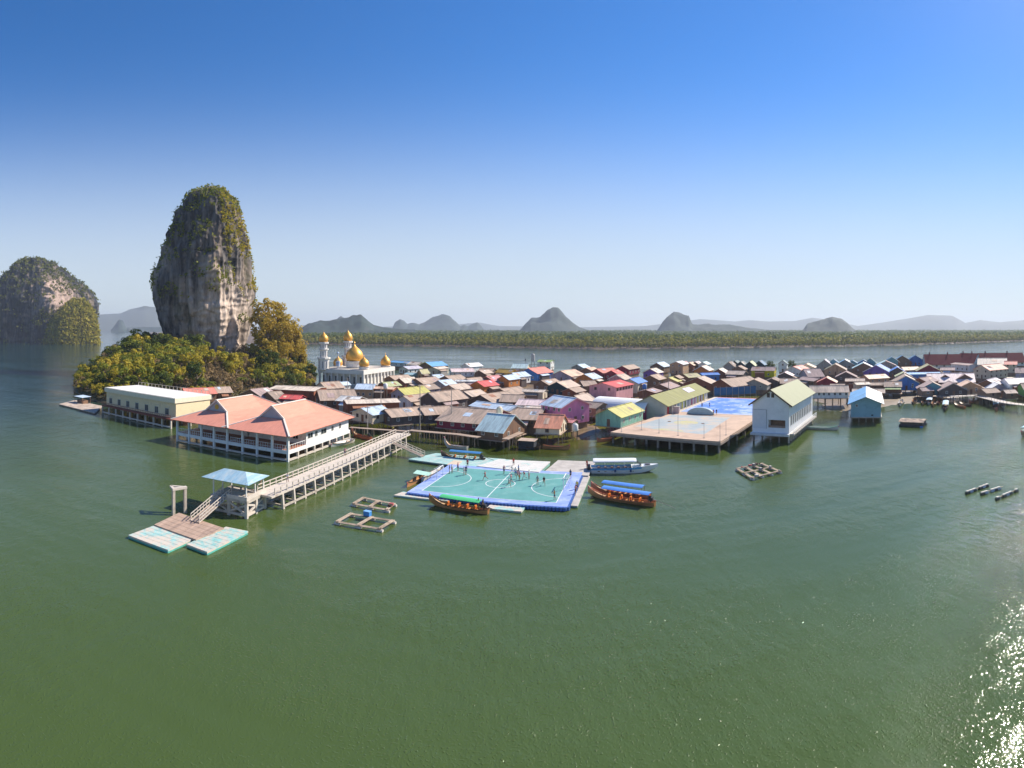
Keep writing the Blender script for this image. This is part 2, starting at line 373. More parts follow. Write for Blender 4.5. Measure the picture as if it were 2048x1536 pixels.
# wooded slope at the right foot of the far rock
def slope_mesh(name, rows, r0, depth, mat, amp, seed):
    return rock(name, rows, r0, depth, mat, amp, nu=80, nv=50, seed=seed)
SOIL = M('soil', (.10,.075,.045), .95, .3, .2)
isl3 = struct(slope_mesh('hill', [(600,150,165),(612,135,178),(630,112,188),(655,96,194),(675,90,196),(690,86,197)], 985, .7, SOIL, 5, 8))
cling(isl3, 'slope_shrubs', leaf_mat('leaf_slope', [(.20,.21,.022),(.36,.32,.035),(.48,.39,.06)]), lambda c,n: .97, 5200, 2.6, 9)

# ------------------------------------------------------------------ distant hills
def hill(prof, r0, D, mat, amp, seed, nd=26):
    xs = [p[0] for p in prof]; n = max(40, int((xs[-1]-xs[0])/2.5)); vs = []; fs = []
    for i in range(n+1):
        x = xs[0]+(xs[-1]-xs[0])*i/n
        for a, c in zip(prof, prof[1:]):
            if a[0] <= x <= c[0]: y = a[1]+(c[1]-a[1])*(x-a[0])/(c[0]-a[0]); break
        top = max(0, zat(r0, y))
        for j in range(nd+1):
            t = j/nd*2-1; rr = r0+D*t; p = rat(x, rr)
            s = max(0, 1-abs(t)**1.7)
            q = Vector((p.x, p.y, 0))*(.6/D)+Vector((seed*3.3, seed, 0))
            p.z = max(-1.0, top*s*(1+amp*noise.fractal(q*3, .9, 2.1, 4)*(1-.75*max(0,1-abs(t)*3)))-.5)
            vs.append(p)
    for i in range(n):
        for j in range(nd):
            a = i*(nd+1)+j; fs.append((a, a+1, a+nd+2, a+nd+1))
    mb = MB(); mb.add(vs, [f[::-1] for f in fs]); o = mb.build('hill', mat, None, True); return struct(o)
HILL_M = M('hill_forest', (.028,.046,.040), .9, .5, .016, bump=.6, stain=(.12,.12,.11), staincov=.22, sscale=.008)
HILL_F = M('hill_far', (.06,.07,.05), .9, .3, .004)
hill([(560,660),(600,659),(618,647),(640,640),(660,642),(690,639),(705,637),(722,634),(735,640),(748,650),(765,655),(800,657),(830,659)], 1900, 260, HILL_M, .5, 1)
hill([(660,660),(672,640),(682,633),(692,640),(700,660)], 3900, 200, HILL_M, .3, 2)
hill([(783,660),(790,645),(800,638),(808,642),(815,648),(830,645),(838,648),(850,644),(866,635),(884,630),(900,634),(912,643),(920,652),(928,648),(936,651),(945,646),(955,643),(962,650),(968,660)], 4300, 420, HILL_M, .45, 3)
hill([(1040,660),(1050,648),(1062,636),(1080,633),(1092,622),(1103,619),(1116,622),(1130,635),(1145,648),(1160,656),(1175,660)], 2900, 330, HILL_M, .5, 4)
hill([(1315,660),(1326,645),(1338,632),(1348,624),(1358,624),(1368,630),(1378,634),(1384,648),(1395,649),(1410,646),(1430,650),(1460,651),(1500,656),(1540,660)], 3000, 260, HILL_M, .45, 5)
hill([(1606,660),(1614,648),(1630,642),(1648,636),(1664,633),(1680,637),(1694,645),(1706,656),(1712,660)], 2700, 260, HILL_M, .45, 6)
far = [(560,652),(610,650),(700,655),(900,650),(960,645),(1000,652),(1180,654),(1290,652),(1370,642),(1400,638),(1430,640),(1470,643),(1500,640),(1540,643),(1590,642),(1625,635),(1660,640),(1715,652),(1770,644),(1820,636),(1856,629),(1905,632),(1930,646),(1960,640),(2000,644),(2050,640),(2120,642),(2300,650)]
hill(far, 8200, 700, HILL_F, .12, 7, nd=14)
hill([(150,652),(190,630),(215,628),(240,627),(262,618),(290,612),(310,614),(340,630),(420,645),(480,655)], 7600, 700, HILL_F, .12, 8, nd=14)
hill([(222,660),(230,650),(238,638),(246,641),(252,655),(300,654),(340,653),(345,660)], 4200, 150, HILL_M, .2, 9)

# ------------------------------------------------------------------ mangrove forest across the strait
SHORE = [(300,686),(480,687),(600,688),(760,691),(900,693),(1040,696),(1200,698),(1300,697),(1420,696),(1560,694),(1700,692),(1800,690),(1900,687),(2000,683.5),(2048,681.5),(2200,678)]
def shore_y(x):
    for a, c in zip(SHORE, SHORE[1:]):
        if a[0] <= x <= c[0]: return a[1]+(c[1]-a[1])*(x-a[0])/(c[0]-a[0])
    return SHORE[-1][1]
MUD = M('mud', (.21,.15,.095), .55, .25, .08, bump=.3, stain=(.13,.10,.05), staincov=.4)
mb = MB(); vs = []; fs = []; n = 160
for i in range(n+1):
    x = 300+1900*i/n; r = F*H/(shore_y(x)-HY)+6*noise.noise(Vector((x*.05,0,0)))
    for dr, z in ((-5,-.3),(1,.6),(25,1.1),(400,1.5),(1500,1.5),(5500,1.5)): vs.append(rat(x, r+dr, z))
for i in range(n):
    for j in range(5): a = i*6+j; fs.append((a+1, a, a+6, a+7))
mb.add(vs, fs); o = struct(mb.build('mudbank', M('bank_mud', (.15,.105,.075), .8, .2, .05), None, True))
if o.data.polygons[0].normal.z < 0: o.data.flip_normals()
rd = random.Random(21); mb = MB(); trunkmb = MB()
def clump_tree(mb, p, hgt, rad, nq, s, low=.3):
    for _ in range(nq):
        u = rd.random(); ph = rd.uniform(0, 6.283); zz = low+(1-low)*u
        rr = rad*math.sqrt(max(.05, 1-((zz-.62)/.48)**2))*math.sqrt(rd.random())
        leaf_quad(mb, p+Vector((rr*cos(ph), rr*sin(ph), hgt*zz)), s*rd.uniform(.7,1.2), rd, flat=.6, out=Vector((cos(ph)*rr/rad, sin(ph)*rr/rad, (zz-.5)*1.6)))
for row in range(5):
    x = 560.0
    while x < 2110:
        r = F*H/(shore_y(x)-HY)+8+row*11+rd.uniform(-4,4)
        hgt = (rd.uniform(9,17.5)+3.5*noise.noise(Vector((x*.021,row*.4,2))))*(.85 if row == 0 else 1)
        clump_tree(mb, rat(x, r, .6), hgt, rd.uniform(3,5.2), 34 if row < 3 else 22, 1.9, low=.12 if row == 0 else .35)
        if row == 0:
            for k in range(2):
                b_ = rat(x+rd.uniform(-4,4), r-3, .3); trunkmb.tube(b_, b_+Vector((rd.uniform(-1,1),rd.uniform(-1,1),hgt*.6)), .3, .15, 4)
        x += F*rd.uniform(4.5,9)/r
for k in range(9000):
    x = rd.uniform(560, 2110); r = F*H/(shore_y(x)-HY)+60+3400*rd.random()**2.2
    s = 1.0+r/1500
    p = rat(x, r, rd.uniform(10.5,15)+2.2*noise.noise(Vector((x*.03, r*.004, 7))))
    for _ in range(4): leaf_quad(mb, p+Vector((rd.gauss(0,2.2*s),rd.gauss(0,2.2*s),rd.gauss(0,1.5))), 2.2*s, rd, 1, flat=1.2)
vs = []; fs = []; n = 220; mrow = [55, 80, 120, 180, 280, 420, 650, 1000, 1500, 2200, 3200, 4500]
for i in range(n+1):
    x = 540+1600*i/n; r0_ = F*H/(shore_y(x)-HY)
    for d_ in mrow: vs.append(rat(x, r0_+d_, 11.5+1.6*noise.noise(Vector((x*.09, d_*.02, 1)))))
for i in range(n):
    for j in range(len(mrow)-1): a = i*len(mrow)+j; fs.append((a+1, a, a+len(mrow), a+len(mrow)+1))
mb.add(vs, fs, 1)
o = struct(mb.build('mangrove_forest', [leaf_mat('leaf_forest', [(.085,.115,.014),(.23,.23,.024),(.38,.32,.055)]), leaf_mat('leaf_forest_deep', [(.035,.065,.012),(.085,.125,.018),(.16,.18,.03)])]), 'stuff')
o = struct(trunkmb.build('mangrove_trunks', M('mangrove_bark', (.22,.18,.14), .9)), 'stuff')
# ------------------------------------------------------------------ building kit
RC = dict(grey=(.46,.345,.27), dgrey=(.34,.265,.215), lgrey=(.57,.455,.37), white=(.76,.75,.73), cream=(.70,.59,.48), lblue=(.54,.65,.77),
    blue=(.09,.24,.62), sky=(.17,.40,.68), red=(.68,.12,.11), coral=(.70,.24,.18), pinkwhite=(.76,.60,.58), orange=(.72,.31,.19), olive=(.26,.26,.085),
    yolive=(.50,.46,.14), turq=(.40,.58,.62), mauve=(.42,.31,.29), maroon=(.27,.035,.06), khaki=(.40,.37,.19), dteal=(.05,.11,.13), dblue=(.04,.15,.28),
    salmon=(.74,.32,.235), green=(.30,.42,.15), pgreen=(.47,.50,.27), peach=(.74,.50,.35), rose=(.66,.28,.27), lilac=(.55,.50,.56), gold=(.62,.38,.08), rust=(.36,.17,.10), paleturq=(.52,.66,.66))
WC = dict(brown=(.22,.13,.085), rbrown=(.29,.105,.062), dark=(.125,.098,.092), cream=(.66,.57,.43), white=(.76,.75,.73), grey=(.33,.31,.30), lilac=(.42,.36,.44),
    blue=(.06,.19,.50), purple=(.20,.12,.42), magenta=(.70,.25,.44), pink=(.66,.33,.36), green=(.30,.56,.42), teal=(.16,.36,.42), yellow=(.66,.54,.015), orange=(.58,.22,.06),
    tan=(.52,.33,.20), dteal=(.02,.05,.07), maroon=(.24,.035,.06), gold=(.66,.40,.07), lgreen=(.22,.42,.10), wood=(.30,.20,.14))
def RMat(k): return M('roof_'+k, RC[k], .6 if k not in ('grey','dgrey','lgrey','mauve') else .85, .24, 1.0, bump=.25, stretch=(.35,1.8,.35), stain=tuple(c*.55+.05 for c in RC[k]), staincov=.40, sscale=.30, spec=.3)
def WMat(k): return M('wall_'+k, WC[k], .85, .16, .9, stretch=(1,1,.3), stain=tuple(c*.62+.012 for c in WC[k]), staincov=.34, sscale=.35, spec=.25)
PILE = M('pile_wood', (.26,.20,.155), .9, .35, 1.2, stretch=(1,1,.25), stain=(.09,.07,.05), staincov=.4)
CONC = M('concrete', (.47,.41,.345), .9, .2, .7, stain=(.27,.22,.18), staincov=.36)
CONCL = M('concrete_pale', (.60,.53,.46), .9, .15, .5, stain=(.38,.31,.26), staincov=.32)
PLANK = M('planks', (.40,.30,.23), .85, .3, .8, stretch=(.3,3,1), stain=(.22,.16,.12), staincov=.36)
GLASS = M('glass', (.035,.045,.055), .15, .2, .5, spec=.5)
FRAME = M('frame_white', (.72,.70,.66), .6, .1)
FRAMEB = M('frame_brown', (.20,.10,.06), .7, .2)
V, LR = R(37), R(127)

def window(parent, face, u, z, w=.9, h=1.1, L=0, W=0, frame=None, name='window'):
    """a framed window standing 4 cm proud of a wall: faces are 'front' (-Y end), 'back' (+Y end), 'right' (+X side), 'left' (-X side)"""
    mb = MB(); t = .05
    for a, b_, c, d in ((-w/2,-w/2+.09,-h/2,h/2),(w/2-.09,w/2,-h/2,h/2),(-w/2+.09,w/2-.09,h/2-.09,h/2),(-w/2+.09,w/2-.09,-h/2,-h/2+.09),(-.03,.03,-h/2+.09,h/2-.09)):
        mb.box(a, b_, 0, t, c, d, 0)
    mb.box(-w/2+.09, w/2-.09, 0, .025, -h/2+.09, h/2-.09, 1)
    o = mb.build(name, [frame or FRAME, GLASS], parent)
    if face == 'front': o.location = (u, -L/2-.002, z); o.rotation_euler = (0,0,pi)
    elif face == 'back': o.location = (u, L/2+.002, z)
    elif face == 'right': o.location = (W/2+.002, u, z); o.rotation_euler = (0,0,-pi/2)
    else: o.location = (-W/2-.002, u, z); o.rotation_euler = (0,0,pi/2)
    return o
def door(parent, face, u, z0, w=.9, h=2.0, L=0, W=0, mat=None):
    mb = MB(); mb.box(-w/2, w/2, 0, .05, 0, h)
    o = mb.build('door', mat or FRAMEB, parent)
    if face == 'front': o.location = (u, -L/2-.002, z0); o.rotation_euler = (0,0,pi)
    elif face == 'back': o.location = (u, L/2+.002, z0)
    else: o.location = (W/2+.002, u, z0); o.rotation_euler = (0,0,-pi/2)
    return o
def gable_shell(mb, L, W, z0, ze, zr, t=.12):
    """closed gable-ended walls"""
    x, y = W/2, L/2
    vs = [(-x,-y,z0),(x,-y,z0),(x,-y,ze),(0,-y,zr),(-x,-y,ze),(-x,y,z0),(x,y,z0),(x,y,ze),(0,y,zr),(-x,y,ze)]
    mb.add(vs, [(0,1,2,3,4),(9,8,7,6,5),(1,6,7,2),(5,0,4,9),(0,5,6,1)])
def gable_roof(mb, L, W, ze, zr, ov=.5, oe=.4, t=.10, m0=0, m1=0):
    x, y = W/2+ov, L/2+oe; zo = ze-(zr-ze)/(W/2)*ov
    e = .06
    mb.slab((0,-y,zr+e),(0,y,zr+e),(x,y,zo+e),(x,-y,zo+e), t, m0)
    mb.slab((0,-y,zr+e+.002),(-x,-y,zo+e),(-x,y,zo+e),(0,y,zr+e+.002), t, m1)
_hcount = [0]
def house(label, x, y, az, L, W, zr, pitch, roof, wall, **k):
    """gable house placed by the left end of its ridge as seen at pixel (x, y); az is the ridge's compass angle or its far-end pixel"""
    A = at(x, y, zr)
    if isinstance(az, tuple):
        B = at(az[0], az[1], zr); d = B-A; az = math.atan2(d.x, d.y); L = L or d.length
    d = Vector((sin(az), cos(az), 0)); c = A+d*(L/2); c.z = 0
    root = thing(k.get('name','house'), label, k.get('cat','house'), c, az, k.get('group'))
    Lw, Ww = L-.8, W-1.0
    ze = zr-(Ww/2)*tan(R(pitch)); z0 = k.get('floor', 1.9)
    if ze-z0 < 1.2: z0 = max(.6, ze-2.2)
    mb = MB(); gable_shell(mb, Lw, Ww, z0, ze, zr-.04)
    mb.build('wall', WMat(wall), root)
    mb = MB(); r2 = k.get('roof2', roof); gable_roof(mb, Lw, Ww, ze, zr)
    if r2 != roof: mb.m = [0]*6+[1]*6
    rf = mb.build('roof', [RMat(roof)]+([RMat(r2)] if r2 != roof else []), root)
    rg = random.Random(_hcount[0]*13+5); _hcount[0] += 1
    mb = MB(); mb.bar((0,-L/2+.02,zr+.1),(0,L/2-.02,zr+.1),.36,.10); mb.build('ridge_cap', RMat(k.get('cap', roof)), rf)
    # odd replacement sheets on the slopes, a lower lean-to along one side
    s_ = (zr-ze)/(Ww/2)
    if k.get('patch', 1):
        for q in range(rg.choice((0,1,1,2))):
            mb = MB(); x0_ = rg.uniform(.05,.45)*Ww/2; x1_ = x0_+rg.uniform(.25,.5)*Ww/2; y0_ = rg.uniform(-.46,.25)*Lw; y1_ = y0_+rg.uniform(.10,.22)*Lw
            f_ = lambda xx: zr+.06-s_*xx+.05
            mb.slab((x0_,y0_,f_(x0_)),(x0_,y1_,f_(x0_)),(x1_,y1_,f_(x1_)),(x1_,y0_,f_(x1_)),.04); mb.build('roof_patch', RMat(rg.choice(('grey','lgrey','white','dgrey','lblue','peach','mauve','rust'))), rf)
    if k.get('lean', rg.random() < .55 and not k.get('stilts')) and not k.get('awning') and k.get('st',1) == 1 and ze-z0 > 1.6:
        w_ = rg.uniform(1.6,2.6); a_ = -Lw/2+rg.uniform(0,.3)*Lw; c_ = a_+rg.uniform(.4,.65)*Lw; zt_ = ze-.45
        mb = MB(); mb.slab((Ww/2+.02,a_,zt_),(Ww/2+.02,c_,zt_),(Ww/2+w_,c_,zt_-.75),(Ww/2+w_,a_,zt_-.75),.08)
        lt = mb.build('lean_to_roof', RMat(rg.choice(('grey','lgrey','dgrey','grey','rust','cream','lblue','mauve'))), root)
        mb = MB(); mb.box(Ww/2+.02,Ww/2+w_-.35,a_+.2,c_-.2,.2,zt_-.70); mb.build('lean_to_wall', WMat(rg.choice(('brown','dark','wood','grey','rbrown'))), lt)
    if k.get('barge'):
        s = (zr-ze)/(Ww/2); x1 = Ww/2+.5
        for yy in (-Lw/2-.44, Lw/2+.44):
            mb = MB()
            for sg in (-1, 1): mb.bar((0,yy,zr+.02),(sg*x1,yy,zr-s*x1+.02),.06,.32)
            mb.build('bargeboard', WMat(k['barge']), rf)
    ends = 'back' if abs(az-LR) < .6 else 'front'
    fr = FRAMEB if rg.random() < .4 else FRAME
    if k.get('win', 1):
        hz = min(ze-.75, z0+1.5)
        nst = k.get('st', 1); zs = [hz] if nst == 1 else [z0+1.4, ze-.8]
        for zz in zs:
            n = k.get('nwin', max(1, min(4, int(Lw/3))))
            for i in range(n): window(root, 'right', -Lw/2+Lw*(i+.5)/n+rg.uniform(-.2,.2), zz, .9, 1.0, Lw, Ww, fr)
            m = k.get('nend', max(1, min(2, int(Ww/4))))
            for i in range(m): window(root, ends, -Ww/2+Ww*(i+.5)/m+rg.uniform(-.2,.2), zz, .9, 1.0, Lw, Ww, fr)
        if n > 0 and k.get('door', 1): door(root, ends, Ww*.02, z0+.02, .9, 1.9, Lw, Ww)
    if k.get('stilts'):
        mb = MB(); mb.box(-Ww/2-.4, Ww/2+.4, -Lw/2-.4, Lw/2+.4, z0-.16, z0-.01); mb.build('floor_deck', PLANK, root)
        done = set()
        nx, ny = max(2, int(Ww/2.6)+1), max(2, int(Lw/2.6)+1)
        for i in range(nx):
            for j in range(ny):
                vis = i == nx-1 or (j == 0 and ends == 'front') or (j == ny-1 and ends == 'back')
                if not vis and (i+j) % 2: continue
                px_, py_ = -Ww/2+.1+(Ww-.2)*i/(nx-1)+rg.uniform(-.12,.12), -Lw/2+.1+(Lw-.2)*j/(ny-1)+rg.uniform(-.12,.12)
                mb = MB(); mb.tube((px_+rg.uniform(-.1,.1),py_+rg.uniform(-.1,.1),-.9),(px_,py_,z0-.17),.13,.11,6)
                mb.build('stilt', PILE, root)
    else:
        mb = MB(); mb.box(-Ww/2+.4, Ww/2-.4, -Lw/2+.4, Lw/2-.4, -.4, z0+.02); mb.build('undercroft', WMat('wood'), root)
    if k.get('awning'):
        s = MB(); a0 = ze-.25; s.slab((Ww/2+.05,-Lw/2,a0),(Ww/2+.05,Lw/2,a0),(Ww/2+2.0,Lw/2,a0-.7),(Ww/2+2.0,-Lw/2,a0-.7), .06)
        s.build('awning', RMat(k['awning']), root)
        for yy in (-Lw/2+.2, 0, Lw/2-.2): s = MB(); s.bar((Ww/2+1.9,yy,z0-.1),(Ww/2+1.9,yy,a0-.72),.1); s.build('awning_post', PILE, root)
        s = MB(); s.box(Ww/2+.42, Ww/2+2.3, -Lw/2-.4, Lw/2+.4, z0-.18, z0-.03); s.build('porch_deck', PLANK, root)
    return root
# ------------------------------------------------------------------ the stilt village, back to front (ridge's left end in the photograph, compass angle, length, width, ridge height, pitch)
h = house
# behind and right of the mosque
h('long low blue roofed house at the water behind the golden domed mosque', 786,721, LR, 20,8,5.5,14,'sky','white')
h('house with pale cream roof beside the yellow edged gable', 822,723, LR, 10,9,6.5,20,'cream','cream')
h('house with blue roof and bright yellow bargeboard over its brown gable', 850,724.5, V, 15,12,7.2,22,'sky','brown',barge='yellow',roof2='cream')
h('pale lilac roofed house behind the turquoise shed', 806,733, (838,731), 12,9,6,18,'lilac','white')
h('turquoise shed between lilac and brown roofs right of the mosque', 815,745, LR, 7,6,5,14,'turq','teal')
h('small house with steep tan gable and thick white bargeboards', 838,739, V, 6,4.6,7,45,'khaki','tan',barge='white')
h('long cream house with arched windows below the blue roof', 866,735, (895,732), 12,7,5.8,14,'cream','cream',nwin=4)
h('pale pink roofed house below the tall white gabled house', 900,737, (934,736.5), 13,9,6.2,20,'pinkwhite','white')
h('tall white gabled house with grey sides at the back shore', 930,727, V, 12,8,8,26,'white','white',roof2='grey',barge='white')
h('cream roofed house with red brown gable near the mosque wall', 798,756.5, V, 9,8,6.2,26,'cream','rbrown')
h('wide grey roofed house against the right wall of the mosque', 778,752, V, 12,9,5.6,22,'grey','brown')
h('broad grey roof left of the small pale sloping roof', 830,757, V, 13,11,6,22,'grey','brown')
h('small pale blue white roof sloping right amid grey roofs', 863,750, V, 7,7,6.2,22,'lblue','grey')
h('grey brown roofed house right of the small pale roof', 889,752, V, 11,10,6.2,22,'grey','brown')
h('house with light blue slope and rounded grey gable', 876,761, V, 8,8.5,6.4,24,'lblue','grey')
h('beige roofed house below the white shed roofs', 897,770, (930,766), 10,9,6,22,'lgrey','tan')
h('white shed roof squeezed between grey roofs left of the red house', 910,760, (940,760), 10,5,5.4,10,'white','white')
h('grey roof left of the blue sloped gable house', 836,771, V, 9,8,5.6,22,'dgrey','lilac')
h('brown grey roof house just left of the red roof', 932,757, V, 10,9,6,22,'grey','brown')
h('yellow green roofed house with lilac gable', 795,777, V, 13,9,6.4,27,'yolive','lilac',roof2='peach')
h('large two storey house with white side wall and dark wooden gable', 856,785.5, R(40), 13.5,9.5,8,28,'grey','dark',floor=2.2,barge='grey')
h('grey roofed house with patched yellowish roof beside the large white sided house', 927,783, V, 9,8,6,22,'lgrey','dark')
h('small green roofed gable house below the mosque corner', 764,765, V, 8,7,6,24,'pgreen','rbrown')
# around the golden building
h('bright red roofed house with orange gable', 953,763, R(40), 9.5,8.5,6.8,24,'red','orange')
h('pinkish red roofed house just behind the bright red roof', 972,753, V, 9,9,6.4,22,'rose','brown')
h('house with light blue slope and brown gable beside the pink roof', 1005,751.5, V, 9,7.5,6.8,26,'lblue','orange')
h('second light blue roofed house below the blue gable', 1023,746, V, 11,8,7,26,'lblue','white',roof2='blue')
h('large coral roofed house with bright blue gable wall', 1056,736.5, V, 15,12,8,24,'coral','blue')
h('coral and peach roofed house with grey blue gable', 1121,742, V, 14,13,7,22,'peach','lilac',roof2='coral')
h('pale turquoise roofed house behind the golden building', 1026,727, (1058,727.5), 0,11,7.5,24,'paleturq','cream',roof2='white')
h('golden ochre building with rounded gold roof end', 998,737, (1030,739), 0,7,5.8,30,'gold','gold',cat='building')
h('lime green roofed two storey house at the far shore', 1078,719.5, (1106,720), 0,9,8,14,'green','white',st=2)
h('long grey roof with dark open front left of the golden building', 960,736, (990,737), 0,10,6,20,'grey','dark')
h('grey roof house behind the long dark fronted one', 958,741, V, 8,8,5.6,22,'lgrey','brown')
h('grey house with stepped roof right of the white walled blue house', 1082,761, V, 11,9,6.4,24,'grey','brown')
h('grey roofed house with dark teal gable', 1113,764, V, 11,10,6.8,24,'lgrey','dteal')
h('low cream walled shed with black opening below the stepped grey roof', 1044,778, (1092,780), 0,6,5,12,'cream','cream')
h('wide grey roof in the middle of the village above the long light blue roof', 960,790, V, 16,12,6,22,'grey','dark')
h('plain grey roof left of the pink white roof', 1003,789, (1050,790), 0,10,6,20,'grey','brown')
h('broad grey roof between the red house and the grey ridge', 1000,778, V, 12,11,5.8,20,'grey','brown')
# centre right
h('grey roofed house with light blue back slope at the far shore', 1154,729, V, 9,9,6.6,24,'lblue','grey',roof2='grey')
h('peach roofed house next to the pale blue slope', 1172,736, V, 9,9,6.4,22,'peach','brown')
h('house with pale blue slope and brown orange gable', 1168,748.5, V, 10,10,6.6,24,'lblue','orange',roof2='grey')
h('coral pink roof at the back beside the peach roof', 1192,738, (1218,736), 13,10,6.6,22,'coral','maroon')
h('small maroon gabled house with red slope', 1222,741, V, 8,9,6.6,26,'red','maroon')
h('long brown grey roof climbing behind the maroon gable', 1244,732, V, 16,9,7,24,'grey','maroon')
h('grey roof with pinkish white bargeboard above the red roofed pink house', 1232,750, V, 9,9,6.6,26,'lgrey','pink',barge='white')
h('low grey roof between the teal gable and the pink house', 1160,762, (1190,761), 0,9,6,22,'grey','brown')
h('dark brown low shed under the grey roof left of the pink house', 1137,777, V, 8,7,5.4,22,'grey','rbrown')
h('two storey pink house with bright red roof', 1204,766, R(40), 13,11.5,9.6,13,'red','pink',st=2,nwin=6,nend=2,floor=2)
h('bright blue roofed house with cream side wall', 1259,758, V, 10,8,7.6,24,'blue','cream')
h('grey tiled house right of the bright blue roof', 1300,751, V, 10,9,6.8,24,'grey','brown')
h('purple gabled house with cream bargeboard at the back', 1300,738, V, 9,9,6.8,26,'cream','purple',barge='cream')
h('house with white blue sunlit slope and brown gable', 1313,725.5, V, 12,9.5,8,28,'lblue','brown',st=2)
h('tall peach fronted house with white slope', 1352,723.5, V, 11,9,9,20,'white','tan',st=2)
h('small brown gabled house, left of four behind the orange gable', 1364,724, V, 8,6.5,7.4,30,'rose','rbrown')
h('small grey gabled house, second of four behind the orange gable', 1378,725, V, 8,6.5,7.2,30,'peach','rbrown')
h('small dark gabled house, third of four behind the orange gable', 1390,723.5, V, 8,6.5,7.4,30,'pinkwhite','brown')
h('small house with pale turquoise slope, right of four behind the orange gable', 1405,724, V, 9,6.5,7.4,28,'paleturq','white')
h('orange gabled house with white sunlit slope', 1402,732.5, V, 10,9.5,7.4,28,'cream','orange',barge='white')
h('house with deep blue roof behind the wide brown gable', 1400,746, (1436,745), 0,7,6,14,'blue','blue')
h('wide house with long brown red gable', 1395,755.5, V, 10,14,7.2,22,'lgrey','rbrown')
h('low house with olive yellow roof', 1337,755.5, V, 8,9,5.8,22,'yolive','tan')
h('small steep grey roof beside the olive yellow roof', 1350,752, V, 6,5,6.2,26,'grey','brown')
h('brown grey roof left of the wide brown gable', 1366,748, (1392,746), 9,8,6.4,22,'khaki','brown')
h('grey roof behind the long olive school roof', 1320,769, V, 12,9,5.8,20,'mauve','brown')
h('low dark shed with flat brown roof behind the white arched roof', 1291,780, V, 8,8,4.8,14,'mauve','brown')
h('long grey and rose roof with red gable above the blue court', 1441,758.5, (1500,752), 0,13,7,24,'grey','rbrown')
h('grey roofed house with dark front at the back right of the orange gable', 1456,741, (1492,742), 0,9,6.4,20,'lgrey','dark')
h('small brown gable peeping over the grey roof with dark front', 1476,732.5, V, 8,8,7,26,'grey','brown')
h('reddish gabled house right of the orange gable', 1437,738, V, 9,8,6.8,28,'cream','rbrown')
h('bright yellow walled house with mauve roof', 1504,733.5, (1552,734), 0,9,7.2,22,'mauve','yellow',nwin=2,floor=2)
h('grey roof left of the green roofed white building', 1508,759, V, 10,12,6.4,22,'grey','grey')
for i,(x,y,c,s) in enumerate([(1457,724,'dgrey','grey slate roofed'),(1469,721.5,'dteal','dark teal steep roofed, second from left,'),(1480.5,723,'dteal','dark teal steep roofed, third from left,'),(1499,723,'pgreen','faded green steep roofed'),(1518,721.5,'dblue','dark blue steep roofed')]):
    h(s+' house in the far row behind the yellow house', x,y, V, 9,7.2,8.0,38,c,'dteal' if i else 'grey',group='steep roofs along the far shore')
h('narrow white tower house with red gable beyond the yellow house', 1565,720.5, V, 6,6,9,38,'dteal','white',st=2)
h('coral roofed house right of the white tower house', 1586,733, (1614,728), 14,11,7.4,22,'coral','white')
h('coral roofed house with cream gable beside the mauve roof', 1613,728, V, 10,10,7.6,24,'peach','cream',roof2='coral')
h('big shaded mauve roof beyond the green roofed white building', 1606,738, (1640,737), 0,14,7,28,'mauve','lilac')
h('long low brown roof just behind the green roofed white building', 1606,753, (1640,757), 0,7,5.6,18,'mauve','brown')
h('small red gabled house with peach roof', 1653,755.5, V, 8,9,7,26,'peach','maroon',roof2='coral')
h('slate blue steep roofed house on the far shore', 1649,719.5, V, 11,11,8.6,36,'lilac','grey',roof2='dblue')
h('narrow dark blue gabled house beside the slate blue roof', 1667,718.5, V, 9,7,8.6,36,'dblue','dblue' if 0 else 'teal')
h('beige gabled house with cream bargeboard', 1670,728.5, V, 12,13,8,28,'lgrey','tan',roof2='khaki',barge='cream')
h('light blue roofed house with grey gable on the far shore', 1690,719.5, V, 12,11,8,28,'white','grey',roof2='sky')
h('small dark blue roof between the light blue roof and the white roof', 1705,721, V, 9,7,7.4,30,'dblue','teal')
h('white and pale grey roofed house left of the blue and purple house', 1727,726, V, 13,14,7.6,26,'white','brown',roof2='turq')
h('blue gabled house on the far shore behind the white grey roof', 1727,720, V, 9,10,7.6,28,'dblue','blue')
h('dark teal peaked house on the far shore left of the grey roof', 1741,717, V, 9,7.5,8.4,36,'dteal','teal')
h('large blue roofed house with purple wall and white bargeboard', 1752,730.5, R(48), 13,15,8,27,'blue','purple',barge='white',nwin=2)
h('dark wooden gabled house with brown roof', 1692,744, V, 9,11,6.6,26,'mauve','dark')
h('low brown roof in front of the dark wooden gable', 1690,757, (1730,757), 0,7,5.4,16,'lgrey','brown')
h('peach roof in front of the blue and purple house', 1728,750, (1765,748), 12,9,6,20,'peach','tan',roof2='grey')
h('cream low roof behind the teal hall', 1708,765, (1738,764), 0,6,5.6,14,'cream','cream')
h('long brown roof right of the cream roof behind the teal hall', 1738,765, (1766,765), 9,7,5.4,14,'grey','brown')
h('grey mauve roof below the red gabled house', 1660,768, (1690,768), 0,7,5.2,14,'grey','brown')
